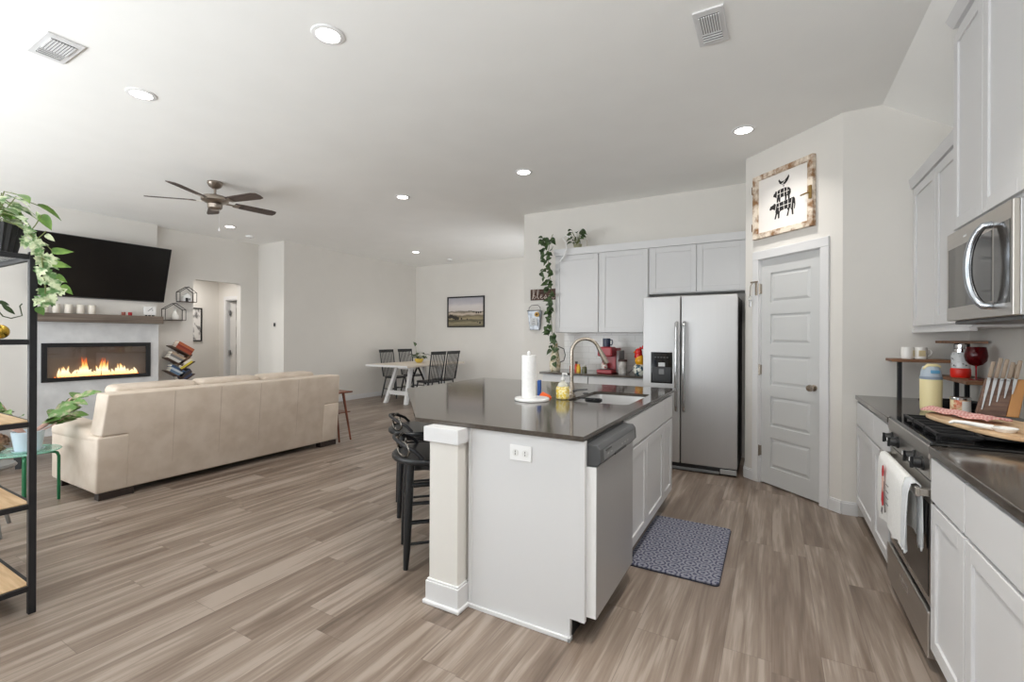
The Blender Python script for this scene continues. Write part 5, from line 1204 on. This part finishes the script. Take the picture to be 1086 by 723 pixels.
ma = n.new('ShaderNodeMath'); ma.operation = 'MULTIPLY_ADD'; ma.inputs[1].default_value = .12; l.new(nz.outputs[0], ma.inputs[0]); l.new(sp.outputs[2], ma.inputs[2])
mr = n.new('ShaderNodeMapRange'); mr.inputs[1].default_value = -.28; mr.inputs[2].default_value = .40; l.new(ma.outputs[0], mr.inputs[0])
cr_ = n.new('ShaderNodeValToRGB'); e = cr_.color_ramp.elements; e[0].position = 0; e[0].color = lin((96, 92, 72)); e[1].position = 1; e[1].color = lin((170, 168, 176))
for pos, c_ in ((.12, (146, 136, 108)), (.20, (84, 80, 62)), (.27, (160, 146, 116)), (.36, (110, 100, 78)), (.44, (206, 190, 174)), (.50, (120, 112, 100)), (.54, (208, 200, 196)), (.70, (214, 208, 206)), (.82, (186, 182, 188))):
    k = e.new(pos); k.color = lin(c_)
l.new(mr.outputs[0], cr_.inputs[0]); l.new(cr_.outputs[0], b.inputs['Base Color'])
MB().box(-pw / 2 + .029, pw / 2 - .029, -.012, -.002, -ph / 2 + .029, ph / 2 - .029).build('print', pm, t, world=False)
tr = P('print_tree', (56, 50, 46), .7)
for x, z, s_ in ((-.44, -.09, .05), (-.46, -.12, .045), (.10, .015, .016), (.15, .012, .014), (.20, .0, .02), (.24, -.005, .022), (-.12, -.16, .03), (.05, -.17, .02), (.40, -.26, .03), (.33, -.24, .018), (-.40, -.10, .055), (-.34, -.125, .05), (-.28, -.14, .06), (-.22, -.15, .045), (.30, -.02, .03), (.36, -.02, .03), (.42, -.015, .028)):
    MB().lathe([(0, 0), (s_ * .8, .0005), (s_ * .6, .001), (0, .0012)], M=Matrix.Translation((x, -.0122, z)) @ Matrix.Rotation(R(90), 4, 'X'), n=12).build('painted_tree', tr, t, world=False)

# ------------------------------------------------------------------ metal shelf at the left edge and its plants
t = thing('shelving_unit', 'black metal and light wood shelving unit at the left edge of the photo', 'shelf', (-3.5, .64, 0))
BX0, BX1, BY0, BY1 = -3.98, -3.11, .44, .815
for x in (BX0, BX1 - .028):
    for y in (BY0, BY1 - .028): MB().box(x, x + .028, y, y + .028, 0, 1.745, .002).build('post', BLKMETAL, t)
SG = glassy('shelf_glass', (244, 247, 247), .02)
for z in (.135, .53, .925, 1.322, 1.733):
    MB().box(BX0, BX1 - .003, BY0 + .003, BY0 + .02, z - .024, z).box(BX0, BX1 - .003, BY1 - .02, BY1 - .003, z - .024, z).box(BX0 + .003, BX0 + .02, BY0, BY1, z - .024, z).box(BX1 - .02, BX1 - .003, BY0, BY1, z - .024, z).build('rail', BLKMETAL, t)
    if z < 1.3: MB().box(BX0 + .02, BX1 - .02, BY0 + .02, BY1 - .02, z - .014, z + .004).build('board', OAK, t)
    elif z > 1.7: MB().box(BX0 + .02, BX1 - .02, BY0 + .02, BY1 - .02, z - .008, z + .002).build('glass_board', SG, t)
    else: MB().box(BX0 + .02, BX1 - .02, BY0 + .02, BY1 - .02, z - .008, z + .002).build('glass_board', SG, t)
t = thing('trailing_plant', 'ivy and pothos trailing over the shelf corner from a black ribbed pot', 'plant', (-3.28, .70, 1.745))
q = []
for k in range(48):
    a = 2 * pi * k / 48; q.append((cos(a) * (1 if k % 2 else .93), sin(a) * (1 if k % 2 else .93)))
tb = bmesh.new(); lo = [tb.verts.new((x * .085, y * .085, .001)) for x, y in q]; hi = [tb.verts.new((x * .115, y * .115, .135)) for x, y in q]
for k in range(48): tb.faces.new((lo[k], lo[(k + 1) % 48], hi[(k + 1) % 48], hi[k]))
tb.faces.new(lo); tb.faces.new(hi); bmesh.ops.recalc_face_normals(tb, faces=tb.faces)
MB().add(tb, None, 8).build('pot', P('black_ribbed_pot', (40, 40, 42), .45), t, world=False, angle=10)
rnd = random.Random(11)
l1, l2, l3, sm = MB(), MB(), MB(), MB()
for k in range(26):    # crown of the plant above the pot
    a = rnd.uniform(0, 2 * pi); r_ = rnd.uniform(.05, .17); q = Vector((r_ * cos(a), r_ * sin(a), rnd.uniform(.13, .27)))
    sm.tube([(0, 0, .12), (q.x * .5, q.y * .5, q.z + .02), q], .0025, 5)
    (l1 if k % 2 else l2).leaf(q, (cos(a), sin(a), -.3), (0, 0, 1), rnd.uniform(.07, .12), rnd.uniform(.05, .075), 'heart' if k % 2 else 'ivy')
O = Vector((-3.28, .70, 1.745))
def pp(u, v, y=.83):
    """point in the hanging curtain of leaves, given as offsets along X and Z at depth y"""
    return Vector((u, y, v)) - O
main = [Vector(p) - O for p in ((-3.20, .72, 1.89), (-3.14, .75, 1.87), (-3.104, .784, 1.833), (-3.095, .812, 1.785), (-3.088, .823, 1.72), (-3.086, .829, 1.645), (-3.084, .836, 1.57), (-3.086, .830, 1.493))]
FACE = Vector((.966, -.258, .15))
sm.tube(main, .0032, 6)
for l_ in ([(-3.10, .787, 1.843), (-3.096, .803, 1.874), (-3.091, .823, 1.926)], [(-3.095, .806, 1.804), (-3.09, .825, 1.831), (-3.086, .838, 1.852)], [(-3.093, .813, 1.772), (-3.088, .832, 1.794), (-3.084, .86, 1.757)], [(-3.088, .824, 1.72), (-3.084, .84, 1.705), (-3.081, .857, 1.699)]):
    sm.tube([Vector(p) - O for p in l_], .0024, 5)
for k_, x, y, z, dx, dy, dz, L_, W_ in (('h', -3.093, .825, 1.926, .009, .033, -.068, .076, .046), ('p', -3.089, .838, 1.833, .008, .031, -.027, .042, .026), ('h', -3.083, .86, 1.757, .02, .075, .008, .078, .036), ('h', -3.084, .857, 1.699, .019, .07, -.013, .074, .036),
    ('h', -3.079, .875, 1.641, .009, .035, -.033, .052, .026), ('h', -3.074, .894, 1.59, .009, .036, -.04, .058, .034), ('p', -3.094, .819, 1.906, -.004, -.013, .037, .042, .022), ('d', -3.096, .813, 1.479, .005, .018, -.035, .045, .036)):
    {'h': l1, 'p': l2, 'd': l3}[k_].leaf(Vector((x, y, z)) - O, (dx, dy, dz), FACE, L_, W_, 'heart', .08)
for x, y, z in ((-3.103, .787, 1.801), (-3.097, .808, 1.762), (-3.089, .84, 1.695), (-3.088, .842, 1.638), (-3.093, .823, 1.6), (-3.084, .856, 1.577), (-3.086, .849, 1.543), (-3.096, .813, 1.526), (-3.091, .833, 1.513), (-3.08, .872, 1.564), (-3.1, .797, 1.784), (-3.093, .826, 1.722), (-3.107, .771, 1.836), (-3.088, .825, 1.66), (-3.085, .865, 1.60), (-3.09, .83, 1.56)):
    for r_ in range(2):
        a = rnd.uniform(-2.4, .6); p = Vector((x + .006 * r_, y + rnd.uniform(-.012, .012), z + rnd.uniform(-.012, .012))) - O
        l2.leaf(p, (.25 * cos(a), .96 * cos(a), sin(a)), FACE + Vector((0, rnd.uniform(-.4, .4), rnd.uniform(-.3, .3))), rnd.uniform(.042, .056), rnd.uniform(.042, .052), 'ivy', .12)
l1.build('pothos_leaves', LEAFB, t, world=False, label='broad bright green leaves'); l2.build('ivy_leaves', LEAFL, t, world=False, label='pale edged ivy leaves'); l3.build('dark_leaves', LEAF, t, world=False); sm.build('stem', STEM, t, world=False)
t = thing('cutting_in_glass', 'single drooping vine cutting hanging inside the shelf', 'plant', (-3.42, .67, 1.722))
pts = [(-3.42, .70, 1.722), (-3.40, .71, 1.60), (-3.36, .745, 1.52), (-3.338, .757, 1.51), (-3.338, .758, 1.475), (-3.334, .78, 1.437), (-3.328, .807, 1.428), (-3.321, .844, 1.443), (-3.322, .836, 1.491), (-3.321, .844, 1.504)]
pts = [(x, y - .03, z) for x, y, z in pts]
MB().tube(pts, .003, 6).build('stem', P('dark_stem', (70, 76, 50), .6), t)
MB().leaf((-3.338, .727, 1.514), (.009, .045, -.02), (.97, -.22, .1), .05, .02, 'long', .1).leaf((-3.334, .744, 1.499), (.009, .045, -.049), (.97, -.22, .1), .07, .022, 'long', .1).build('leaves', LEAFD, t)
o = MB().sphere((0, 0, .036), .036, n=18).build('brass_ball', P('brass', (206, 170, 70), .25, 1.0)); o.location = (-3.36, .745, 1.3245); tag(o, 'shiny brass ball on the shelf at the left edge', 'ornament')

# green side table with its plant
gx, gy, gz = -5.25, 1.295, .415
t = thing('side_table', 'round green glass side table with green tube legs', 'table', (gx, gy, 0))
gg = P('green_textured_glass', (150, 208, 188), .15, 0, Alpha=.6)
MB().lathe([(0, gz - .012), (.222, gz - .012), (.228, gz - .006), (.222, gz), (0, gz)], c=(gx, gy, 0), n=48).build('tabletop', gg, t)
GT = P('green_enamel_tube', (24, 104, 64), .3, .2)
for (x0, y0), (x1, y1) in (((-5.10, 1.466), (-5.37, 1.12)), ((-5.03, 1.25), (-5.46, 1.35))):
    v = Vector((x1 - x0, y1 - y0, 0)).normalized() * .035
    MB().tube([(x0, y0, 0), (x0, y0, gz - .06), (x0 + v.x * .3, y0 + v.y * .3, gz - .032), (x0 + v.x, y0 + v.y, gz - .024), (x1 - v.x, y1 - v.y, gz - .024), (x1 - v.x * .3, y1 - v.y * .3, gz - .032), (x1, y1, gz - .06), (x1, y1, 0)], .011, 10).build('leg', GT, t)
px0, py0 = -5.215, 1.315
t = thing('potted_plant', 'rubber plant in a pale blue pot on the green side table', 'plant', (px0, py0, gz))
MB().lathe([(0, .001), (.07, .001), (.078, .01), (.098, .155), (.092, .16), (.086, .155), (.08, .13), (0, .13)], n=32).build('pot', P('pale_blue_pot', (196, 212, 224), .4), t, world=False)
MB().lathe([(0, .0005), (.09, .0005), (.098, .012), (.092, .012), (.085, .004), (0, .003)], n=28).build('saucer', P('saucer_blue', (190, 208, 214), .4), t, world=False)
MB().box(.062, .092, -.062, -.04, .055, .085, .003, M=Matrix.Rotation(R(28), 4, 'Z')).build('label_plate', P('plate_blue', (182, 200, 214), .4), t, world=False)
lf, sm = MB(), MB(); rnd = random.Random(5)
for k in range(12):
    a = R(78) + R(180) * (k % 2) + rnd.uniform(-.7, .7); L_ = rnd.uniform(.16, .34)
    top = Vector((cos(a) * L_, sin(a) * L_ * .9, .13 + rnd.uniform(.14, .30)))
    sm.tube([(0, 0, .12), top * .5 + Vector((0, 0, .04)), top], [.007, .006, .004], 6)
    for j in range(5):
        u = .45 + .55 * j / 4; p = Vector((0, 0, .12)).lerp(top, u) + Vector((0, 0, .03 * (1 - u)))
        b_ = a + rnd.uniform(-1.2, 1.2); lf.leaf(p, (cos(b_), sin(b_), rnd.uniform(.0, .7)), (.75, -.2, .75), rnd.uniform(.12, .17), rnd.uniform(.06, .08), 'long', .3)
lf.build('leaves', LEAFP, t, world=False); sm.build('stem', PINKSTEM, t, world=False)
o = MB(); rnd = random.Random(9)
for k in range(26):
    M = Matrix.Rotation(rnd.uniform(0, pi), 4, 'X') @ Matrix.Rotation(rnd.uniform(0, pi), 4, 'Z')
    o.tube([(.072 * cos(R(a)), .072 * sin(R(a)), .0) for a in range(0, 360, 20)], .0045, 5, closed=True, M=M)
o = o.build('wicker_ball', noisy(P('wicker', (150, 112, 86), .8), (112, 78, 58), (182, 146, 116), (40, 40, 40))); o.location = (-5.325, 1.165, gz + .0775); tag(o, 'brown woven twig ball on the green side table', 'ornament')
# armchair cut by the left frame edge
t = thing('armchair', 'grey armchair on black tapered legs, mostly hidden past the green side table', 'armchair', (-6.95, 1.25, 0))
AC = P('grey_fabric', (150, 146, 142), .9)
MB().box(-7.28, -6.55, .92, 1.60, .20, .36, .04, 3).build('seat', AC, t)
MB().box(-7.38, -7.18, .92, 1.60, .24, .74, .05, 3).build('backrest', AC, t)
for y0, y1 in ((.80, .93), (1.59, 1.70)): MB().box(-7.30, -6.60, y0, y1, .20, .40, .04, 3).build('arm', AC, t)
for x in (-7.25, -6.60):
    for y in (.90, 1.60): MB().tube([(x, y, .21), (x + (.02 if x > -7 else -.02), y, 0)], [.05, .032], 4).build('leg', BLACK, t)
# grey tripod stool whose leg shows under the shelf
t = thing('tripod_stool', 'slim grey metal stool leg slanting down behind the shelving unit', 'stool', (-4.30, .98, 0))
for a in (10, 130, 250): MB().tube([(-4.62 + .06 * cos(R(a)), .95 + .06 * sin(R(a)), .44), (-4.62 + .20 * cos(R(a)), .95 + .20 * sin(R(a)), 0)], [.017, .012], 8).build('leg', P('grey_metal_leg', (130, 130, 128), .4, .4), t)
MB().lathe([(0, .44), (.15, .44), (.16, .45), (.15, .465), (0, .468)], c=(-4.62, .95, 0), n=28).build('seat', bpy.data.materials['grey_metal_leg'], t)
